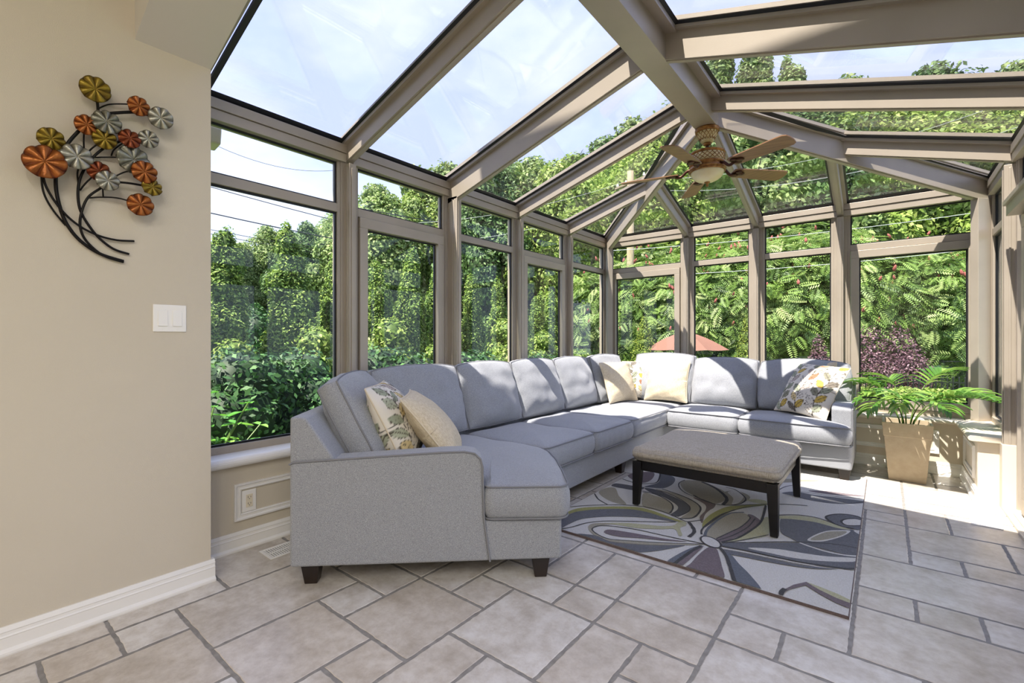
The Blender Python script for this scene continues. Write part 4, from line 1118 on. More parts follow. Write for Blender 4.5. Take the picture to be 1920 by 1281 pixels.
# ================================================================== METAL WALL SCULPTURE
art = empty('wall_sculpture', (-2.44, .44, 1.4)); tag(art, 'black iron stems with ribbed copper, gold and silver metal discs on the beige wall', 'wall art')
def wallpt(zx, zy, off):
    u, v = zx / 3.2026, 120 + zy / 3.2026
    a = (u - 960) / F_PX; b = -(v - 637) / F_PX; x = -2.44 + off; r = (-SY + CY * a, CY + SY * a, b); t = x / r[0]
    return Vector((x + 2.44, r[1] * t - .44, CAM_H + b * t - 1.4))
STEMS = [([(742, 1185), (600, 1140), (480, 1060), (400, 960), (360, 860), (338, 760), (335, 670), (350, 610), (375, 555), (405, 480), (480, 395), (520, 370), (580, 325), (640, 300), (760, 290), (830, 292), (900, 308), (965, 326)], .0062),
 ([(742, 1191), (620, 1150), (520, 1065), (482, 980), (490, 890), (530, 800), (610, 742), (650, 712), (750, 713), (860, 730), (912, 741)], .0045),
 ([(775, 1142), (680, 1110), (590, 1040), (520, 950), (480, 870), (468, 780), (480, 690), (520, 610), (580, 540), (650, 490), (720, 465), (777, 449), (891, 452)], .0048),
 ([(806, 1064), (700, 1058), (590, 1030), (480, 975), (380, 890), (300, 780), (262, 690), (265, 600), (275, 500), (306, 450)], .0042),
 ([(395, 970), (320, 880), (265, 780), (250, 680), (262, 600)], .0035), ([(588, 310), (588, 260), (580, 200), (572, 152)], .005), ([(593, 266), (660, 242), (780, 242), (832, 254)], .0028),
 ([(505, 395), (503, 460), (505, 525)], .003), ([(520, 540), (560, 500), (628, 452)], .003), ([(560, 562), (640, 560), (720, 562), (800, 575)], .003), ([(668, 552), (690, 510), (777, 449)], .0028),
 ([(470, 720), (465, 660), (475, 600), (462, 557)], .003), ([(480, 760), (520, 710), (593, 645)], .003), ([(646, 702), (740, 652), (800, 645), (867, 650)], .003), ([(620, 802), (620, 730), (646, 702)], .0028), ([(530, 805), (620, 800), (720, 808), (843, 846)], .003), ([(370, 577), (400, 572), (462, 557)], .003)]
for pts, r in STEMS:
    P = [wallpt(x, y, .010 + .032 * min(1, i / max(1, len(pts) - 1)) ** 1.0) for i, (x, y) in enumerate(pts)]
    MB().tube(catmull(P, 6), r, 7).build('stem', M['stem'], art, smooth=True)
PADS = [(572, 152, 76, 'g', 0), (832, 254, 56, 'c', 0), (965, 326, 62, 's', .012), (522, 367, 61, 'c', .0), (641, 350, 73, 'd', .012), (306, 450, 68, 'g', 0), (628, 452, 60, 'g', .006), (777, 449, 57, 'r', .01), (891, 452, 51, 's', 0),
        (270, 588, 104, 'c', .02), (462, 557, 78, 's', .012), (800, 575, 84, 'd', .0), (593, 645, 59, 'r', 0), (646, 702, 59, 's', .016), (867, 650, 65, 'c', .018), (912, 741, 52, 'g', .006), (843, 846, 66, 'c', .0)]
PM = {'g': ('#6f5a12', '#a8902f', '#3f2a12'), 'c': ('#8a4518', '#bd7434', '#3f1c0f'), 's': ('#8c8d80', '#c2c3b6', '#4d3c30'), 'd': ('#6a6d60', '#a9aa9a', '#2d251f'), 'r': ('#732f16', '#9b5228', '#35140c')}
for k, (a, b, c) in PM.items():
    M['pad' + k] = attr_mat('patina_' + k, [(0, S(c)), (.35, S(a)), (1, S(b))], rough=.32, metal=.55, big=(22, (.42, .36, .30, 1), (1, 1, 1, 1)), bump=.3, bscale=60)
for i, (x, y, r, k, off) in enumerate(PADS):
    c = wallpt(x, y, .055 + off); e = wallpt(x + r, y, .055 + off); R = abs(e.y - c.y)
    top = wallpt(x, y - r, .055 + off); R = (R + abs(top.z - c.z) * 1.05) / 2 * 1.04
    rnd = random.Random(i); ph = rnd.uniform(0, PI); n = 8 if k != 'd' else 9; SEG, RG = 72, 9; V = []; T = []; Fs = []
    tilt = Matrix.Rotation(rnd.uniform(-.18, .18), 3, 'Y') @ Matrix.Rotation(rnd.uniform(-.18, .18), 3, 'Z')
    for q in range(RG + 1):
        f = q / RG
        for j in range(SEG):
            a = 2 * PI * j / SEG; w = abs(math.sin(n / 2 * a + ph)) ** .6; rr = R * f * (1 + .035 * w * f)
            h = -.012 * f * f + .016 * f * w + (.005 * (1 - f))
            p = tilt @ Vector((h, rr * math.cos(a), rr * math.sin(a))); V.append(p); T.append(min(1, max(0, w * .9 - .25 * (f > .92) + rnd.uniform(-.08, .08))))
    for q in range(RG):
        for j in range(SEG): Fs.append((q * SEG + j, q * SEG + (j + 1) % SEG, (q + 1) * SEG + (j + 1) % SEG, (q + 1) * SEG + j))
    mb = MB(); mb.v = V; mb.t = T; mb.f = Fs; mb.m = [0] * len(Fs)
    mb.lathe([(.0, 0)], (0, 0, 0), 3) if False else None
    o = mb.build('metal_disc', M['pad' + k], art, smooth=True); o.location = c
    sm = o.modifiers.new('s', 'SOLIDIFY'); sm.thickness = .0012
    o['label'] = {'g': 'gold-coloured disc', 'c': 'copper-coloured disc', 's': 'silver disc', 'd': 'dark silver disc', 'r': 'reddish copper disc'}[k]

# ================================================================== SWITCH, OUTLET, VENTS
sw = empty('light_switch', (-2.44, .641, 1.213)); tag(sw, 'white double rocker light switch plate on the beige wall', 'light switch')
MB().box(0.0, .006, -.061, .061, -.059, .059).build('wall_plate', M['switch'], sw, bevel=.003)
for yy in (-.026, .026):
    mb = MB(); mb.hexa([(.006, yy - .017, -.034), (.011, yy - .017, -.034), (.011, yy + .017, -.034), (.006, yy + .017, -.034), (.006, yy - .017, .034), (.008, yy - .017, .034), (.008, yy + .017, .034), (.006, yy + .017, .034)])
    mb.build('rocker', M['switch'], sw, bevel=.0015)
    for zz in (-.048, .048):
        mb = MB(); mb.tube([(.0055, yy, zz), (.0072, yy, zz)], .0028, 10); mb.build('screw', M['switch'], sw)
ou = empty('power_outlet', (-2.68, 1.060, .252)); tag(ou, 'almond duplex power outlet on a white plate inside the left wall moulding', 'outlet')
MB().box(0, .006, -.036, .036, -.058, .058).build('wall_plate', M['switch'], ou, bevel=.003)
MB().box(.005, .0085, -.017, .017, -.034, .034).build('receptacle', M['outlet'], ou, bevel=.001)
for zz in (-.017, .017):
    for y0, y1, h in ((-.0075, -.0055, .005), (.0055, .0075, .004)):
        MB().box(.0086, .009, y0, y1, zz - h + .003, zz + h + .003).build('slot', M['darkslot'], ou)
    MB().tube([(.0086, 0, zz - .007), (.009, 0, zz - .007)], .0022, 8).build('ground_hole', M['darkslot'], ou)
def floor_vent(x, y, w, l, label, rz=0.0):
    v = empty('floor_vent', (x, y, 0), rz); tag(v, label, 'floor vent')
    mb = MB(); b = .016
    mb.box(-w / 2, w / 2, -l / 2, -l / 2 + b, 0.0005, .005); mb.box(-w / 2, w / 2, l / 2 - b, l / 2, 0.0005, .005)
    mb.box(-w / 2, -w / 2 + b, -l / 2 + b, l / 2 - b, 0.0005, .005); mb.box(w / 2 - b, w / 2, -l / 2 + b, l / 2 - b, 0.0005, .005); mb.box(-.004, .004, -l / 2 + b, l / 2 - b, .001, .005)
    mb.build('frame', M['switch'], v, bevel=.0015)
    MB().box(-w / 2 + b, w / 2 - b, -l / 2 + b, l / 2 - b, .0005, .0012).build('opening', M['darkslot'], v)
    mb = MB(); n = int(l / .013)
    for k in range(n):
        yy = -l / 2 + b + (k + .5) * (l - 2 * b) / n; mb.box(-w / 2 + b, w / 2 - b, yy - .0035, yy + .0035, .0013, .0042)
    mb.build('louvre', M['switch'], v)
floor_vent(-2.50, 1.215, .14, .30, 'white slotted floor vent by the baseboard behind the near end of the sofa')
floor_vent(.476, 4.085, .135, .31, 'white floor vent lit by the sun in front of the glass door')

# ================================================================== POTTED PALM
M['palmleaf'] = attr_mat('palm_leaflet', [(0, S('#2a5220')), (.5, S('#5a8a34')), (1, S('#a4bd5e'))], rough=.38, trans=.35)
M['palmstem'] = mat('palm_stem', S('#5e7a35'), .5)
pp = empty('potted_palm', (.135, 4.905, 0)); tag(pp, 'green palm in a tall square taupe planter beside the right end of the sofa', 'potted plant')
mb = MB()
def sq(h, z): return [(-h, -h, z), (h, -h, z), (h, h, z), (-h, h, z)]
L = [sq(.113, 0), sq(.142, .352), sq(.146, .355), sq(.1545, .462), sq(.138, .462), sq(.132, .40)]
V = [p for r in L for p in r]; Fs = [(3, 2, 1, 0)]
for k in range(5):
    for i in range(4): Fs.append((k * 4 + i, k * 4 + (i + 1) % 4, (k + 1) * 4 + (i + 1) % 4, (k + 1) * 4 + i))
mb.add(V, Fs); mb.build('planter', M['pot'], pp, bevel=.004)
MB().box(-.134, .134, -.134, .134, .39, .425).build('soil', M['soil'], pp, bevel=.01)
def frond(az, reach, rise, droop, parent, seed, nl=12, ll=.20, start=.50, twist=0.0):
    rnd = random.Random(seed); ca, sa = math.cos(az), math.sin(az)
    r0 = .02 + rnd.random() * .03; pts = []
    for k in range(13):
        t = k / 12; r = r0 + reach * (t ** 1.5); z = .42 + rise * math.sin(min(1.0, t * 1.15) * PI * .5) - droop * max(0, t - .45) ** 2 * 3
        pts.append(Vector((ca * r, sa * r, z)))
    st = MB(); st.tube(pts, [.0052 * (1 - .75 * k / 12) for k in range(13)], 6)
    st.v = list(st.v); nst = len(st.f); st.t = [.35] * len(st.v)
    side = Vector((-sa, ca, 0))
    for k in range(nl):
        t = start + (1 - start) * (k + .5) / nl; i = min(11, int(t * 12)); f = t * 12 - i; p = pts[i].lerp(pts[i + 1], f); tg = (pts[i + 1] - pts[i]).normalized(); up = side.cross(tg)
        if up.z < 0: up = -up
        for s in (-1, 1):
            L_ = ll * (.62 + .5 * math.sin(PI * min(1, .15 + (t - start) / (1 - start)))) * rnd.uniform(.88, 1.1)
            sp = .95 - .65 * ((t - start) / (1 - start)); d = (tg * (1 - sp * .75) + side * s * sp + up * .22).normalized()
            w = .0145 * rnd.uniform(.8, 1.15); nrm = d.cross(side * s).normalized() if abs(d.dot(side)) < .98 else up
            wv = d.cross(Vector((0, 0, 1))); wv.normalize(); P = []
            for q in range(6):
                g = q / 5; c = p + d * L_ * g - Vector((0, 0, 1)) * (.04 * g * g * (L_ / ll)) + up * .02 * math.sin(g * PI)
                ww = w * math.sin(PI * min(1, .18 + g * .82)) ** .7 if g < 1 else 0.0006
                P += [c - wv * ww + Vector((0, 0, .004 * s)), c + Vector((0, 0, -.0035)), c + wv * ww]
            b = len(st.v); tn = .25 + .6 * rnd.random()
            st.v += [tuple(x) for x in P]; st.t += [tn] * len(P)
            for q in range(5):
                for e in (0, 1): st.f.append((b + q * 3 + e, b + q * 3 + e + 1, b + q * 3 + 4 + e, b + q * 3 + 3 + e)); st.m.append(1)
    st.build('frond', [M['palmstem'], M['palmleaf']], parent, smooth=True)
FR = [(-168, .34, .30, .26), (-132, .30, .27, .14), (-98, .30, .30, .12), (-55, .33, .27, .10), (-22, .46, .31, .05), (4, .50, .28, .06), (40, .34, .42, -.02), (125, .24, .40, .10), (168, .36, .37, .10)]
for k, (a, r, z, d) in enumerate(FR): frond(D(a), r, z, d, pp, 30 + k)

# ================================================================== OUTSIDE
def gz(x, y):
    """ground height: a terrace by the sunroom, lower lawn beyond"""
    def sm(t): t = max(0, min(1, t)); return t * t * (3 - 2 * t)
    return -.12 - .95 * sm((y - 9.6) / 3.5) - .38 * sm((-3.4 - x) / 3.0) * (1 - sm((y - 9.6) / 3.5))
n = 60; V = []; Fs = []
gx = [-60 + 105 * i / n for i in range(n + 1)]; gy = [-12 + 72 * j / n for j in range(n + 1)]
gx = sorted(set([round(x, 2) for x in gx] + [-3.2, -3.6, -4.2, -5, -6])); gy = sorted(set([round(y, 2) for y in gy] + [9.6, 10.2, 11, 11.8, 12.6, 13.1]))
for y in gy:
    for x in gx:
        h = gz(x, y)
        if -2.9 < x < 7.1 and y < 5.5: h = -.3
        V.append((x, y, h + .03 * noise.noise(Vector((x * .7, y * .7, 0)))))
a = len(gx)
for j in range(len(gy) - 1):
    for i in range(a - 1): Fs.append((j * a + i, j * a + i + 1, (j + 1) * a + i + 1, (j + 1) * a + i))
MBg = MB(); MBg.add(V, Fs); o = MBg.build('ground', M['lawn'], smooth=True); struct(o)

def leaves(blobs, n, size, seed, up=.35, shell=.55, aspect=.5, droop=0.0, core=True, vary=.3):
    """leaf quads scattered on the shells of ellipsoids; blobs: (cx,cy,cz, rx,ry,rz)"""
    r = np.random.default_rng(seed); B = np.array(blobs, float); wts = B[:, 3] * B[:, 5]; wts = wts / wts.sum()
    k = r.choice(len(B), n, p=wts); d = r.normal(size=(n, 3)); d /= np.linalg.norm(d, axis=1)[:, None]
    rad = shell + (1 - shell) * r.random(n) ** .6
    rad *= 1 + .10 * np.sin(d[:, 0] * 7 + seed) * np.cos(d[:, 2] * 9 + d[:, 1] * 5)
    P = B[k, :3] + d * B[k, 3:6] * rad[:, None]
    N = d + r.normal(size=(n, 3)) * .55; N[:, 2] += up; N /= np.linalg.norm(N, axis=1)[:, None]
    T = np.cross(N, r.normal(size=(n, 3))); T /= np.linalg.norm(T, axis=1)[:, None] + 1e-9
    T[:, 2] -= droop; T /= np.linalg.norm(T, axis=1)[:, None]
    Bt = np.cross(N, T); s = size * (1 - vary + 2 * vary * r.random(n)); s = s[:, None]
    V = np.stack([P - T * s, P + Bt * s * aspect + N * s * .12, P + T * s, P - Bt * s * aspect + N * s * .12], 1).reshape(-1, 3)
    Q = np.arange(n * 4).reshape(n, 4)
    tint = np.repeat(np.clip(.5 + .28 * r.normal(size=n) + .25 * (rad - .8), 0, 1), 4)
    if core:
        cv, cf = [], []
        for (cx, cy, cz, rx, ry, rz) in blobs:
            b = len(cv); nu, nv = 14, 9
            for j in range(nv):
                th = PI * (j + .5) / nv
                for i in range(nu):
                    ph = 2 * PI * i / nu; q = .74 * (1 + .15 * math.sin(5 * ph + j) * math.cos(3 * th + i))
                    cv.append((cx + rx * q * math.sin(th) * math.cos(ph), cy + ry * q * math.sin(th) * math.sin(ph), cz + rz * q * math.cos(th)))
            for j in range(nv - 1):
                for i in range(nu): cf.append((b + j * nu + i, b + j * nu + (i + 1) % nu, b + (j + 1) * nu + (i + 1) % nu, b + (j + 1) * nu + i))
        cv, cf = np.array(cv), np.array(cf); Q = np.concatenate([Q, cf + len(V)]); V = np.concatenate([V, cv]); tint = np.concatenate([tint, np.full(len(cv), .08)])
    return V, Q, tint
def foliage(name, m, parent, *a, **k):
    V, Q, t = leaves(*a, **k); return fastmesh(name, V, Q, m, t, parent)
def ramp4(a, b, c): return [(0, S(a)), (.5, S(b)), (1, S(c))]
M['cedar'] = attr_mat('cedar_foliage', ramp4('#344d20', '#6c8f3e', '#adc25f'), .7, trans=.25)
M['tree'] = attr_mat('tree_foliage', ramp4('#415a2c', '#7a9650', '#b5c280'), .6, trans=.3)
M['treeY'] = attr_mat('yellow_green_foliage', ramp4('#4c6824', '#87a445', '#b9c672'), .6, trans=.35)
M['treeD'] = attr_mat('dark_foliage', ramp4('#27401f', '#4c7038', '#839f5c'), .6, trans=.25)
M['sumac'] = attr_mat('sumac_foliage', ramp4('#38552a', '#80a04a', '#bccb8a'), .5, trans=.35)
M['redcone'] = mat('red_seed_cone', S('#7d3a35'), .9, color2=S('#a0605a'), nscale=30)
M['yew'] = attr_mat('yew_foliage', ramp4('#18301a', '#2f5a2a', '#568243'), .6, trans=.15)
M['spruce'] = attr_mat('dwarf_spruce_foliage', ramp4('#3d5218', '#6d842a', '#a0ab45'), .7, trans=.15)
M['purple'] = attr_mat('purple_foliage', ramp4('#32202b', '#62414f', '#947480'), .6, trans=.2)
M['grassb'] = attr_mat('grass_blade', ramp4('#5f7a30', '#9aa85a', '#cfd09a'), .6, trans=.3)
M['broad'] = attr_mat('broad_leaf', ramp4('#357024', '#5fa23a', '#9ccb5a'), .4, trans=.35)
ordn = ['first', 'second', 'third', 'fourth', 'fifth', 'sixth', 'seventh', 'eighth', 'ninth', 'tenth', 'eleventh', 'twelfth', 'thirteenth', 'fourteenth', 'fifteenth', 'sixteenth', 'seventeenth', 'eighteenth', 'nineteenth', 'twentieth', 'twenty-first', 'twenty-second', 'twenty-third', 'twenty-fourth', 'twenty-fifth', 'twenty-sixth', 'twenty-seventh', 'twenty-eighth']

def trunk(parent, h, r, lean=0.0, name='trunk'):
    return MB().tube([(0, 0, -.3), (lean * .3, 0, h * .4), (lean, 0, h)], [r, r * .8, r * .4], 8).build(name, M['bark'], parent, smooth=True)

# cedar hedge
def make_cedar(seed):
    r = empty('cedar_tree'); rnd = random.Random(seed); bl = []
    for k in range(26):
        z = .2 + 3.1 * k / 25; R_ = .46 * (1 - (z / 3.75) ** 3) ; a_ = rnd.uniform(0, 2 * PI); q_ = R_ * rnd.uniform(.2, .75); w = .30 - .03 * z + rnd.uniform(-.04, .04)
        bl.append((q_ * math.cos(a_), q_ * math.sin(a_), z, w, w, w * 1.7))
    bl.append((rnd.uniform(-.06, .06), 0, 3.35, .16, .16, .42)); bl.append((0, 0, 1.6, .36, .36, 1.5))
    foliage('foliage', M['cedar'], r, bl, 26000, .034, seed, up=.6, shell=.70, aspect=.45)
    trunk(r, 2.2, .07); return r
protos = [make_cedar(11), make_cedar(12), make_cedar(13)]
cy_ = [1.2 + 1.02 * k for k in range(16)]; rnd = random.Random(5); used = set()
for k, y in enumerate(cy_):
    x = -9.0 + rnd.uniform(-.15, .15); p = k % 3
    loc = (x, y, gz(x, y) - .05); sc = rnd.uniform(.92, 1.06)
    if p not in used: o = protos[p]; used.add(p); o.location = loc; o.scale = (sc,) * 3; o.rotation_euler = (0, 0, rnd.uniform(0, 6))
    else: o = copy_tree(protos[p], loc, rnd.uniform(0, 6), sc)
    tag(o, 'columnar cedar, %s from the near end of the tall hedge outside the left windows' % ordn[k], 'tree', 'cedars of the tall hedge')

# big trees behind
def make_tree(seed, m, w, h, n, size, name='tree'):
    r = empty('leafy_tree'); rnd = random.Random(seed); bl = [(0, 0, h * .62, w * .40, w * .40, h * .34)]
    for k in range(26):
        a = rnd.uniform(0, 2 * PI); q = rnd.uniform(.18, .42) * w; z = h * rnd.uniform(.22, .90); s = (1 - abs(z / h - .5) * .9)
        q *= s * 1.15; rr = w * rnd.uniform(.08, .15); bl.append((q * math.cos(a), q * math.sin(a), z, rr, rr, rr * rnd.uniform(.8, 1.3)))
    bl.append((0, 0, h * .95, w * .11, w * .11, h * .06))
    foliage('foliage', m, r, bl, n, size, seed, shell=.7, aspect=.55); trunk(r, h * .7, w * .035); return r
TP = {'a': make_tree(21, M['tree'], 6, 9, 42000, .085), 'b': make_tree(22, M['treeD'], 6, 9, 42000, .085), 'c': make_tree(23, M['treeY'], 6, 9, 42000, .08)}
def make_poplar(seed):
    r = empty('poplar_tree'); rnd = random.Random(seed); bl = []
    for k in range(40):
        z = 1.3 + 11.6 * k / 39; w = .35 + .85 * math.sin(PI * (k + 3) / 45); a_ = rnd.uniform(0, 2 * PI); q_ = w * rnd.uniform(.2, .75); rr = rnd.uniform(.26, .42)
        bl.append((q_ * math.cos(a_), q_ * math.sin(a_), z, rr, rr, rnd.uniform(.7, 1.1)))
    foliage('foliage', M['tree'], r, bl, 26000, .085, seed, shell=.55, aspect=.55); trunk(r, 10, .18); return r
TP['p'] = make_poplar(24)
HT = {'a': 9, 'b': 9, 'c': 9, 'p': 13.6}
# (column in the photo, distance, top row in the photo, kind, width factor)
TL = [(330, 21, 440, 'b', .9), (430, 23, 452, 'a', .8), (500, 25, 425, 'a', .8), (575, 21, 418, 'b', .75), (640, 26, 395, 'a', .9), (705, 20, 348, 'a', .95), (775, 22, 362, 'c', .85), (850, 24, 318, 'a', 1.0), (925, 21, 290, 'b', .8),
      (1000, 23, 300, 'a', 1.0), (1075, 20, 292, 'c', .9), (1140, 25, 262, 'b', 1.1), (1215, 22, 248, 'c', 1.0), (1290, 26, 215, 'a', 1.2), (1345, 29, 92, 'p', 1.0), (1415, 31, 84, 'p', 1.05), (1480, 28, 118, 'p', .9), (1390, 22, 205, 'a', 1.1),
      (1500, 23, 190, 'b', 1.1), (1590, 24, 150, 'a', 1.0), (1660, 22, 178, 'c', 1.0), (1745, 25, 128, 'b', 1.1), (1830, 21, 168, 'c', 1.0), (1910, 24, 120, 'a', 1.1), (2010, 22, 110, 'b', 1.2), (200, 22, 430, 'a', .9), (2150, 20, 150, 'c', 1.2)]
names = {'a': 'broad green tree', 'b': 'dark green tree', 'c': 'yellow-green tree', 'p': 'tall slender poplar'}
used = set(); order = sorted(range(len(TL)), key=lambda i: TL[i][0])
place = {i: k for k, i in enumerate(order)}
for i, (u, d, vt, k, wf) in enumerate(TL):
    x, y, _ = at(u, d); z0 = gz(x, y); top = CAM_H + (637 - vt) / F_PX * d
    sz = (top - z0) / HT[k]; sx = max(.75, min(1.5, sz)) * wf if k != 'p' else sz
    if k not in used: o = TP[k]; used.add(k); o.location = (x, y, z0); o.scale = (sx, sx, sz); o.rotation_euler = (0, 0, u * .37)
    else: o = copy_tree(TP[k], (x, y, z0), u * .37, (sx, sx, sz))
    tag(o, '%s far behind the garden, %s from the left along the skyline' % (names[k], ordn[place[i]]), 'tree', 'background trees')

# mid-height shrubs between the cedar hedge and the windows
def make_bush(seed, m, n, size, name, w=1.0, h=1.6, blobs=9):
    r = empty(name); rnd = random.Random(seed); bl = []
    for k in range(blobs):
        a = rnd.uniform(0, 2 * PI); q = rnd.uniform(0, .5) * w; z = h * rnd.uniform(.2, .78); rr = w * rnd.uniform(.28, .42); bl.append((q * math.cos(a), q * math.sin(a), z, rr, rr, rr * .9))
    foliage('foliage', m, r, bl, n, size, seed, shell=.6, aspect=.5); trunk(r, h * .5, .03); return r
b1 = make_bush(31, M['treeY'], 6500, .045, 'leafy_shrub', 1.1, 2.3, 12)
b1s = [(-7.3, 5.4, 1.0), (-7.4, 7.0, .95), (-7.2, 8.7, 1.05), (-7.3, 10.4, .95), (-7.1, 2.6, .8), (-7.4, 4.0, .9), (-7.2, 12.3, .9), (-7.3, 14.2, .9)]
for k, (x, y, s) in enumerate(sorted(b1s, key=lambda q: q[1])):
    o = b1 if k == 0 else copy_tree(b1, (x, y, gz(x, y)), k * 1.3, s); o.location = (x, y, gz(x, y)); o.scale = (s, s, s)
    tag(o, 'loose yellow-green shrub in front of the cedar hedge, %s one going away from the house' % ordn[k], 'shrub', 'loose shrubs before the cedar hedge')
b2 = make_bush(32, M['yew'], 7500, .033, 'yew_shrub', 1.0, 1.15, 10)
b2s = [(-4.9, .6, 1.1), (-5.0, 1.6, 1.15), (-4.9, 2.6, 1.1), (-5.0, 3.6, 1.15), (-4.9, 4.6, 1.05), (-5.0, 5.7, 1.05), (-4.9, 6.8, 1.0)]
for k, (x, y, s) in enumerate(b2s):
    o = b2 if k == 0 else copy_tree(b2, (x, y, gz(x, y)), k * 2.1, s); o.location = (x, y, gz(x, y)); o.scale = (s, s, s)
    tag(o, 'low dark green shrub outside the left windows, %s going away from the house' % ordn[k], 'shrub', 'low dark shrubs outside the left windows')
# leafy plant against the first window
def leafy_stems(name, loc, stems, label, cat, seed, m, ll=.085):
    r = empty(name, loc); tag(r, label, cat); rnd = random.Random(seed)
    for (dx, dy, h) in stems:
        mb = MB(); P = catmull([(0, 0, 0), (dx * .4, dy * .4, h * .5), (dx, dy, h)], 5); mb.tube(P, .005, 6); mb.t = [.3] * len(mb.v)
        nn = int(h / .075)
        for k in range(2, nn + 1):
            p = P[min(len(P) - 1, int(k / nn * (len(P) - 1)))]
            for s in (0, PI):
                a = k * PI / 2 + s + rnd.uniform(-.3, .3); L_ = ll * rnd.uniform(.8, 1.25); d = Vector((math.cos(a), math.sin(a), rnd.uniform(-.15, .35))).normalized(); w = Vector((-d.y, d.x, 0)) * L_ * .26
                q = [p, p + d * L_ * .35 + w + Vector((0, 0, .006)), p + d * L_ * .75 + w * .7, p + d * L_ - Vector((0, 0, .015)), p + d * L_ * .75 - w * .7, p + d * L_ * .35 - w + Vector((0, 0, .006)), p + d * L_ * .5 - Vector((0, 0, .008))]
                b = len(mb.v); mb.v += [tuple(x) for x in q]; mb.t += [.3 + .6 * rnd.random()] * 7
                for f in ((0, 1, 6), (1, 2, 6), (2, 3, 6), (3, 4, 6), (4, 5, 6), (5, 0, 6)): mb.f.append(tuple(b + i for i in f)); mb.m.append(1)
        mb.build('leafy_stem', [M['palmstem'], m], r)
leafy_stems('hydrangea_plant', (-3.45, .98, gz(-3.45, 1)), [(-.05, -.10, 1.08), (.05, .10, .95), (-.15, .22, .78), (.0, .38, .80), (.1, -.2, .85), (-.1, .5, .62), (.08, .28, .68), (-.05, .05, .7), (.1, .0, .6)], 'bright green broad-leaved plant pressed close outside the first left window', 'plant', 3, M['broad'], .10)

# sumac thicket beyond the far windows
def make_sumac(seed):
    r = empty('sumac_shrub'); rg = np.random.default_rng(seed); rnd = random.Random(seed); V = []; Q = []; T = []
    nf = 1250; tips = []
    for k in range(nf):
        d = rg.normal(size=3); d[2] = d[2] * .9 + .15; d /= np.linalg.norm(d)
        c = np.array([d[0] * 1.25, d[1] * 1.25, 2.75 + d[2] * 2.1]); rad = rg.uniform(.6, 1); c[0] *= rad; c[1] *= rad; c[2] = 2.75 + (c[2] - 2.75) * rad
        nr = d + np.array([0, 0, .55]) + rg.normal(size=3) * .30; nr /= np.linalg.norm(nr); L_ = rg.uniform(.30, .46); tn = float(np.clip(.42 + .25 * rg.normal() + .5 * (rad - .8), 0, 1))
        q_ = d * .5 + rg.normal(size=3) * .8 + np.array([0, 0, -.25]); D1 = q_ - nr * q_.dot(nr); D1 /= np.linalg.norm(D1) + 1e-9; sd = np.cross(nr, D1)
        for j in range(8):
            t = (j + 1.0) / 9; p = c + D1 * L_ * t + nr * (.06 - .22 * t * t) * L_; ll = .125 * math.sin(PI * (.2 + .72 * t))
            for s in (-1, 1):
                e = D1 * .45 + sd * s * .9 - nr * .15; e /= np.linalg.norm(e); w = np.cross(nr, e); b = len(V)
                V += [p, p + e * ll * .5 + w * .0155, p + e * ll, p + e * ll * .5 - w * .0155]; Q.append((b, b + 1, b + 2, b + 3)); T += [tn] * 4
        if rad > .9 and d[2] > -.2: tips.append(c)
    V2, Q2, T2 = leaves([(0, 0, 3.2, .95, .95, 1.3), (.3, .2, 2.2, .8, .8, .9)], 1500, .08, seed, core=False, shell=.3)
    V = np.array(V); Q = np.array(Q); T = np.array(T)
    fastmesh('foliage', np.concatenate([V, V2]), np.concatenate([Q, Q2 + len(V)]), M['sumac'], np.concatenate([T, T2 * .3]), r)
    for k in range(4):
        a = k * 1.7 + rnd.random(); q = rnd.uniform(.4, .8)
        MB().tube(catmull([(.1 * math.cos(a), .1 * math.sin(a), -.3), (q * .35 * math.cos(a), q * .35 * math.sin(a), 1.0), (q * .8 * math.cos(a + .3), q * .8 * math.sin(a + .3), 2.1), (q * math.cos(a), q * math.sin(a), 3.3)], 4), [.045 - .0025 * j for j in range(13)], 7).build('stem', M['bark'], r, smooth=True)
    rnd.shuffle(tips)
    cm = None
    for c in tips[:30]:
        if cm is None:
            o = MB().lathe([(.005, -.10), (.035, -.07), (.045, -.02), (.035, .04), (.012, .10)], (0, 0, 0), 9).build('seed_cone', M['redcone'], r, smooth=True); cm = o.data
        else:
            o = bpy.data.objects.new('seed_cone', cm); COL.objects.link(o); o.parent = r
        o.location = (c[0] * 1.04, c[1] * 1.04, c[2] + .10); o.rotation_euler = (rnd.uniform(-.4, .4), rnd.uniform(-.4, .4), 0); q_ = rnd.uniform(.5, .8); o.scale = (q_,) * 3
    return r
sp = [make_sumac(41), make_sumac(42)]
SL_ = [(1130, 16.5, 1.05), (1195, 15.2, 1.0), (1262, 14.4, 1.0), (1335, 14.0, 1.05), (1405, 13.6, 1.05), (1480, 13.2, 1.1), (1560, 12.8, 1.1), (1640, 12.6, 1.02), (1725, 12.4, 1.02), (1812, 12.4, 1.0), (1900, 12.5, 1.0),
       (1230, 17.5, 1.25), (1375, 17.0, 1.3), (1520, 16.0, 1.35), (1680, 15.6, 1.15), (1850, 15.4, 1.1), (1990, 13.5, 1.0)]
for k, (u, d, s) in enumerate(SL_):
    x, y, _ = at(u, d); z0 = gz(x, y) - (.0 if k < 11 else .1)
    if k < 2: o = sp[k]; o.location = (x, y, z0); o.scale = (s * 1.1, s * 1.1, s); o.rotation_euler = (0, 0, k * 1.1)
    else: o = copy_tree(sp[k % 2], (x, y, z0), k * 1.1, (s * 1.1, s * 1.1, s))
    lab = ('sumac with red cones outside the far windows, %s from left, front row' % ordn[k]) if k < 11 else ('taller sumac with red cones, %s from left in the back row' % ordn[k - 11])
    tag(o, lab, 'shrub', 'sumac thicket')
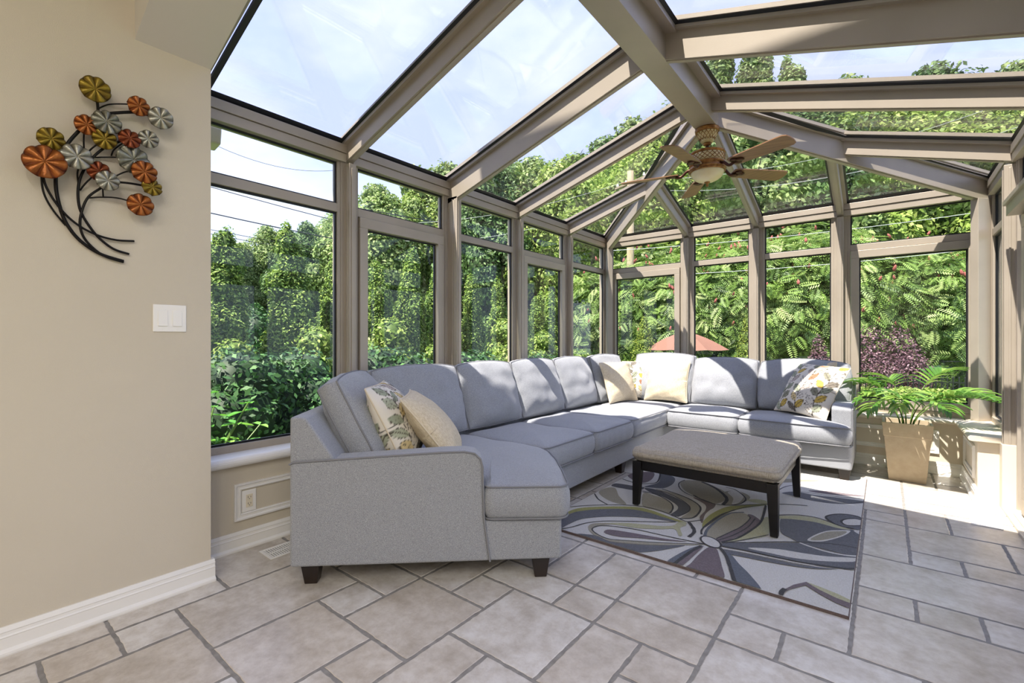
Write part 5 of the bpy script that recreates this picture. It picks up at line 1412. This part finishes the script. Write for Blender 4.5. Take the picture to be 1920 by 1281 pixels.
# dark undergrowth below the sumac
b3 = make_bush(33, M['yew'], 9000, .05, 'dark_shrub', 1.6, 1.7, 12)
for k, u in enumerate((1110, 1190, 1270, 1350, 1430, 1515, 1600, 1690, 1790, 1900)):
    x, y, _ = at(u, 15.6 - .0022 * (u - 1100)); o = b3 if k == 0 else copy_tree(b3, (0, 0, 0), k * 1.7)
    o.location = (x, y, gz(x, y)); o.scale = (1, 1, 1.05)
    tag(o, 'dark green bush in the shade under the sumac, %s from the left' % ordn[k], 'shrub', 'dark undergrowth below the sumac')

def conic(u, d, w, top, label):
    x, y, _ = at(u, d); z0 = gz(x, y); h = top - z0; r = empty('dwarf_spruce', (x, y, z0)); tag(r, label, 'shrub')
    bl = [(0, 0, h * (k + .5) / 9, w * (1 - (k / 9) ** 1.5) * .5 + .03, w * (1 - (k / 9) ** 1.5) * .5 + .03, h / 9 * .9) for k in range(9)]
    foliage('foliage', M['spruce'], r, bl, 9000, .022, u, up=.5, shell=.86, aspect=.4); trunk(r, h * .3, .04)
conic(1208, 11.5, 1.0, CAM_H + (637 - 600) / F_PX * 11.5, 'small conical evergreen left of the patio umbrella beside the utility pole')
conic(1401, 11.0, .95, CAM_H + (637 - 601) / F_PX * 11.0, 'small conical evergreen right of the patio umbrella')
# purple shrubs
for k, (u, d, w, top, lab) in enumerate(((1668, 10.0, 1.35, .36, 'wide purple-leaved shrub outside the rightmost far window'), (1560, 10.8, .75, .40, 'smaller purple-leaved shrub behind the far window post, left of the wide one'))):
    x, y, _ = at(u, d); z0 = gz(x, y); top = CAM_H + top - .0; r = empty('purple_shrub', (x, y, z0)); tag(r, lab, 'shrub'); rnd = random.Random(k)
    h = top - z0; bl = [(rnd.uniform(-.5, .5) * w, rnd.uniform(-.3, .3) * w, h * rnd.uniform(.35, .80), w * .24, w * .24, h * .20) for _ in range(12)]
    foliage('foliage', M['purple'], r, bl, 9000, .030, 50 + k, shell=.45, aspect=.55, core=False); trunk(r, h * .5, .03)
# patio umbrella
ux, uy, _ = at(1285, 11.5); ug = gz(ux, uy); um = empty('patio_umbrella', (ux, uy, ug)); tag(um, 'open terracotta patio umbrella on the lower lawn', 'umbrella')
at_ = CAM_H + (637 - 621) / F_PX * 11.5 - ug; rim = CAM_H - (655 - 637) / F_PX * 11.5 - ug; R = 1.01
mb = MB(); V = [(0, 0, at_)]; K = 8; Rg = 6
for q in range(1, Rg + 1):
    f = q / Rg
    for j in range(K * 4):
        a = 2 * PI * j / (K * 4); c_ = math.cos(PI / K) / math.cos((a % (2 * PI / K)) - PI / K); V.append((R * f * c_ * math.cos(a), R * f * c_ * math.sin(a), at_ + (rim - at_) * f + .05 * math.sin(PI * f) - .025 * f * (1 - c_) * 10))
n = K * 4; Fs = [(0, 1 + j, 1 + (j + 1) % n) for j in range(n)]
for q in range(Rg - 1):
    for j in range(n): Fs.append((1 + q * n + j, 1 + (q + 1) * n + j, 1 + (q + 1) * n + (j + 1) % n, 1 + q * n + (j + 1) % n))
mb.add(V, Fs); o = mb.build('canopy', M['umb'], um); o.modifiers.new('s', 'SOLIDIFY').thickness = .004
for j in range(K):
    a = 2 * PI * j / K; MB().tube([(0, 0, at_ - .03), (R * math.cos(a), R * math.sin(a), rim - .005)], .008, 5).build('rib', M['polewood'], um)
MB().tube([(0, 0, 0), (0, 0, at_ + .05)], .02, 10).build('pole', M['polewood'], um)
MB().lathe([(.25, 0), (.24, .05), (.05, .08), (.03, .3)], (0, 0, 0), 20).build('base', M['picket'], um)
# utility pole and cables
px_, py_, _ = at(1182, 16.0); pg = gz(px_, py_); po = empty('utility_pole', (px_, py_, pg)); tag(po, 'weathered wooden utility pole behind the left part of the far windows', 'utility pole')
MB().tube([(0, 0, -.3), (0, 0, 4), (0, 0, 8.0)], [.14, .13, .11], 12).build('shaft', M['polewood'], po, smooth=True)
MB().tube([(-.7, .3, 7.6), (.7, -.3, 7.6)], .05, 6).build('crossarm', M['polewood'], po)
for k, q in enumerate((-.6, -.2, .6)):
    MB().lathe([(.03, 0), (.05, .03), (.03, .08), (.02, .12)], (q, -q * .43, 7.64), 10).build('insulator', M['switch'], po)
M['wirew'] = mat('pale_cable', S('#c9cdcf'), .5)
def cable(name, P0, P1, sag, label, r=.012, group='overhead cables', m='wire'):
    P0, P1 = Vector(P0), Vector(P1); pts = [P0.lerp(P1, t / 16) - Vector((0, 0, sag * 4 * (t / 16) * (1 - t / 16))) for t in range(17)]
    tag(MB().tube(pts, r, 6).build(name, M[m], smooth=True), label, 'cable', group)
def P(u, v, d): x, y, _ = at(u, d); return (x, y, CAM_H + (637 - v) / F_PX * d)
top_ = (px_, py_, pg + 7.7)
cable('power_cable', P(300, 215, 11.5), P(640, 318, 15.5), .5, 'thin cable sagging across the top pane of the first left window', .006)
cable('power_cable', P(330, 325, 12), P(1182, 470, 30), .2, 'upper cable of the pair crossing the sky in the first left window', .016)
cable('power_cable', P(330, 332, 12.4), P(1150, 500, 30), .6, 'lower cable of the pair crossing the sky in the first left window', .012)
cable('power_cable', P(300, 378, 13), P(1000, 500, 26), .3, 'thick lone cable crossing the middle of the first left window', .017)
cable('power_cable', P(300, 412, 15), P(900, 512, 26), .15, 'upper of the two thin low cables in the first left window', .010)
cable('power_cable', P(300, 420, 15), P(900, 520, 26), .15, 'lower of the two thin low cables in the first left window', .010)
cable('power_cable', P(470, 350, 12), P(1100, 470, 22), .3, 'cable entering at the top right of the first left window', .012)
cable('power_cable', P(700, 420, 17), top_, .4, 'pale cable running up to the pole from the left', .0055, m='wirew')
cable('power_cable', P(760, 452, 17), (px_, py_, pg + 7.2), .5, 'second pale cable running up to the pole, below the other', .0055, m='wirew')
cable('power_cable', (px_, py_, pg + 7.7), P(2100, 105, 12), .8, 'upper cable from the pole towards the right above the sumac', .0055, m='wirew')
cable('power_cable', (px_, py_, pg + 7.4), P(2100, 165, 12), .9, 'middle cable from the pole towards the right above the sumac', .0055, m='wirew')
cable('power_cable', P(1150, 520, 9.5), P(2000, 445, 9.0), .12, 'white service cable low across the far windows', .0055, m='wirew')
cable('power_cable', P(1150, 470, 9.6), P(2000, 372, 9.0), .12, 'service cable across the upper panes of the far windows', .0055, m='wirew')
# fences
def chain_fence(u0, u1, d0, d1, h, label):
    a, b = Vector(at(u0, d0)), Vector(at(u1, d1)); L_ = (b - a).length; e = (b - a).normalized(); z0 = gz(a.x, a.y)
    r = empty('chain_link_fence', (a.x, a.y, z0), math.atan2(e.y, e.x)); tag(r, label, 'fence')
    MB().tube([(0, 0, h), (L_, 0, h)], .02, 8).build('top_rail', M['chain'], r)
    for k in range(int(L_ / 2.4) + 1): MB().tube([(k * 2.4, 0, 0), (k * 2.4, 0, h + .04)], .028, 8).build('post', M['chain'], r)
    mb = MB(); s = .07; n = int(L_ / s)
    for k in range(-int(h / s), n):
        for sg in (1, -1):
            x0 = k * s; x1 = x0 + h
            za, zb = (0, h) if sg > 0 else (h, 0)
            if x1 > L_: f = (L_ - x0) / h; x1 = L_; zb = za + (zb - za) * f
            if x0 < 0: f = -x0 / h; za = za + (zb - za) * (f * h / (x1 - x0)) if x1 > x0 else za; x0 = 0
            if x1 - x0 > .02: mb.tube([(x0, .004 * sg, za), (x1, .004 * sg, zb)], .0028, 3, cap=False)
    mb.build('wire_mesh', M['chain'], r)
zc = CAM_H - (676 - 637) / F_PX * 12.2
x_, y_, _ = at(1600, 12.2)
chain_fence(1560, 1905, 12.3, 11.2, max(.5, zc - gz(x_, y_)), 'dark chain link fence behind the purple shrub on the right')
def picket_fence(u0, u1, d0, d1, top, label):
    a, b = Vector(at(u0, d0)), Vector(at(u1, d1)); L_ = (b - a).length; e = (b - a).normalized(); z0 = gz(a.x, a.y)
    r = empty('picket_fence', (a.x, a.y, z0), math.atan2(e.y, e.x)); tag(r, label, 'fence'); h = top - z0
    for z in (.12, h - .12): MB().box(0, L_, -.006, .006, z, z + .02).build('rail', M['picket'], r)
    pk_ = None
    for k in range(int(L_ / .075)):
        if pk_ is None: o = MB().add([(-.009, -.009, 0), (.009, -.009, 0), (.009, .009, 0), (-.009, .009, 0), (-.009, -.009, h - .03), (.009, -.009, h - .03), (.009, .009, h - .03), (-.009, .009, h - .03), (0, 0, h)], [(0, 3, 2, 1), (0, 1, 5, 4), (1, 2, 6, 5), (2, 3, 7, 6), (3, 0, 4, 7), (4, 5, 8), (5, 6, 8), (6, 7, 8), (7, 4, 8)]).build('picket', M['picket'], r); pk_ = o.data
        else: o = bpy.data.objects.new('picket', pk_); COL.objects.link(o); o.parent = r
        o.location = (.03 + k * .075, 0, 0)
picket_fence(1600, 1850, 8.6, 7.7, CAM_H - (703 - 637) / F_PX * 8.2, 'low dark picket fence edging the garden bed at right')
# ornamental grass
def grass_clump(u, d, h, n, label, seed):
    x, y, _ = at(u, d); r = np.random.default_rng(seed); V = []; Q = []; T = []
    for k in range(n):
        a = r.uniform(0, 2 * PI); q = r.uniform(.1, .55) * h; c = np.array([r.normal() * .07, r.normal() * .07, 0]); dr = np.array([math.cos(a), math.sin(a), 0]); sd = np.array([-math.sin(a), math.cos(a), 0]) * .004; hh = h * r.uniform(.7, 1.1); t0 = r.random(); b = len(V)
        for j in range(5):
            t = j / 4; p = c + dr * q * t * t + np.array([0, 0, hh * (t - .22 * t * t * t)]); V += [p - sd * (1.1 - t), p + sd * (1.1 - t)]; T += [t0] * 2
        for j in range(4): Q.append((b + 2 * j, b + 2 * j + 1, b + 2 * j + 3, b + 2 * j + 2))
    rr = empty('ornamental_grass', (x, y, gz(x, y))); tag(rr, label, 'grass plant', 'ornamental grasses')
    fastmesh('blades', np.array(V), np.array(Q), M['grassb'], np.array(T), rr)
grass_clump(1612, 8.9, 1.05, 260, 'tuft of ornamental grass at the left edge of the rightmost far window', 1)
for k, (u, d) in enumerate(((1700, 9.3), (1735, 9.0), (1770, 9.1), (1805, 9.0), (1838, 9.0))):
    grass_clump(u, d, .62, 200, 'pale grass tuft behind the picket fence, %s from the left' % ordn[k], 5 + k)
b4 = make_bush(34, M['treeY'], 3500, .03, 'low_shrub', .55, .42, 7)
for k, (u, d) in enumerate(((1625, 7.4), (1680, 7.3), (1735, 7.2), (1790, 7.1))):
    x, y, _ = at(u, d); o = b4 if k == 0 else copy_tree(b4, (0, 0, 0), k * 2.0); o.location = (x, y, gz(x, y))
    tag(o, 'low yellow-green plant just outside behind the palm, %s from the left' % ordn[k], 'shrub', 'low plants outside behind the palm')
# eave bracket of the house seen beyond the first window
eb = MB(); eb.prism([(-3.00, 2.25), (-2.985, 2.33), (-2.99, 2.40), (-3.10, 2.42), (-3.10, 2.235)], lambda p: (p[0], Y0 + .001, p[1]), lambda p: (p[0], 1.037, p[1]))
tag(eb.build('eave_bracket', M['cream'], bevel=.01), 'cream moulded bracket outside at the top of the first left window', 'bracket')

for k in range(20):
    u = 180 + 98 * k; x, y, _ = at(u, 19.0 + (k % 3) * .6); o = copy_tree(b3, (x, y, gz(x, y)), k * 1.9, (1.5, 1.5, 1.75))
    tag(o, 'large dark bush filling in under the background trees, %s from the left' % ordn[k], 'shrub', 'dark bushes under the background trees')
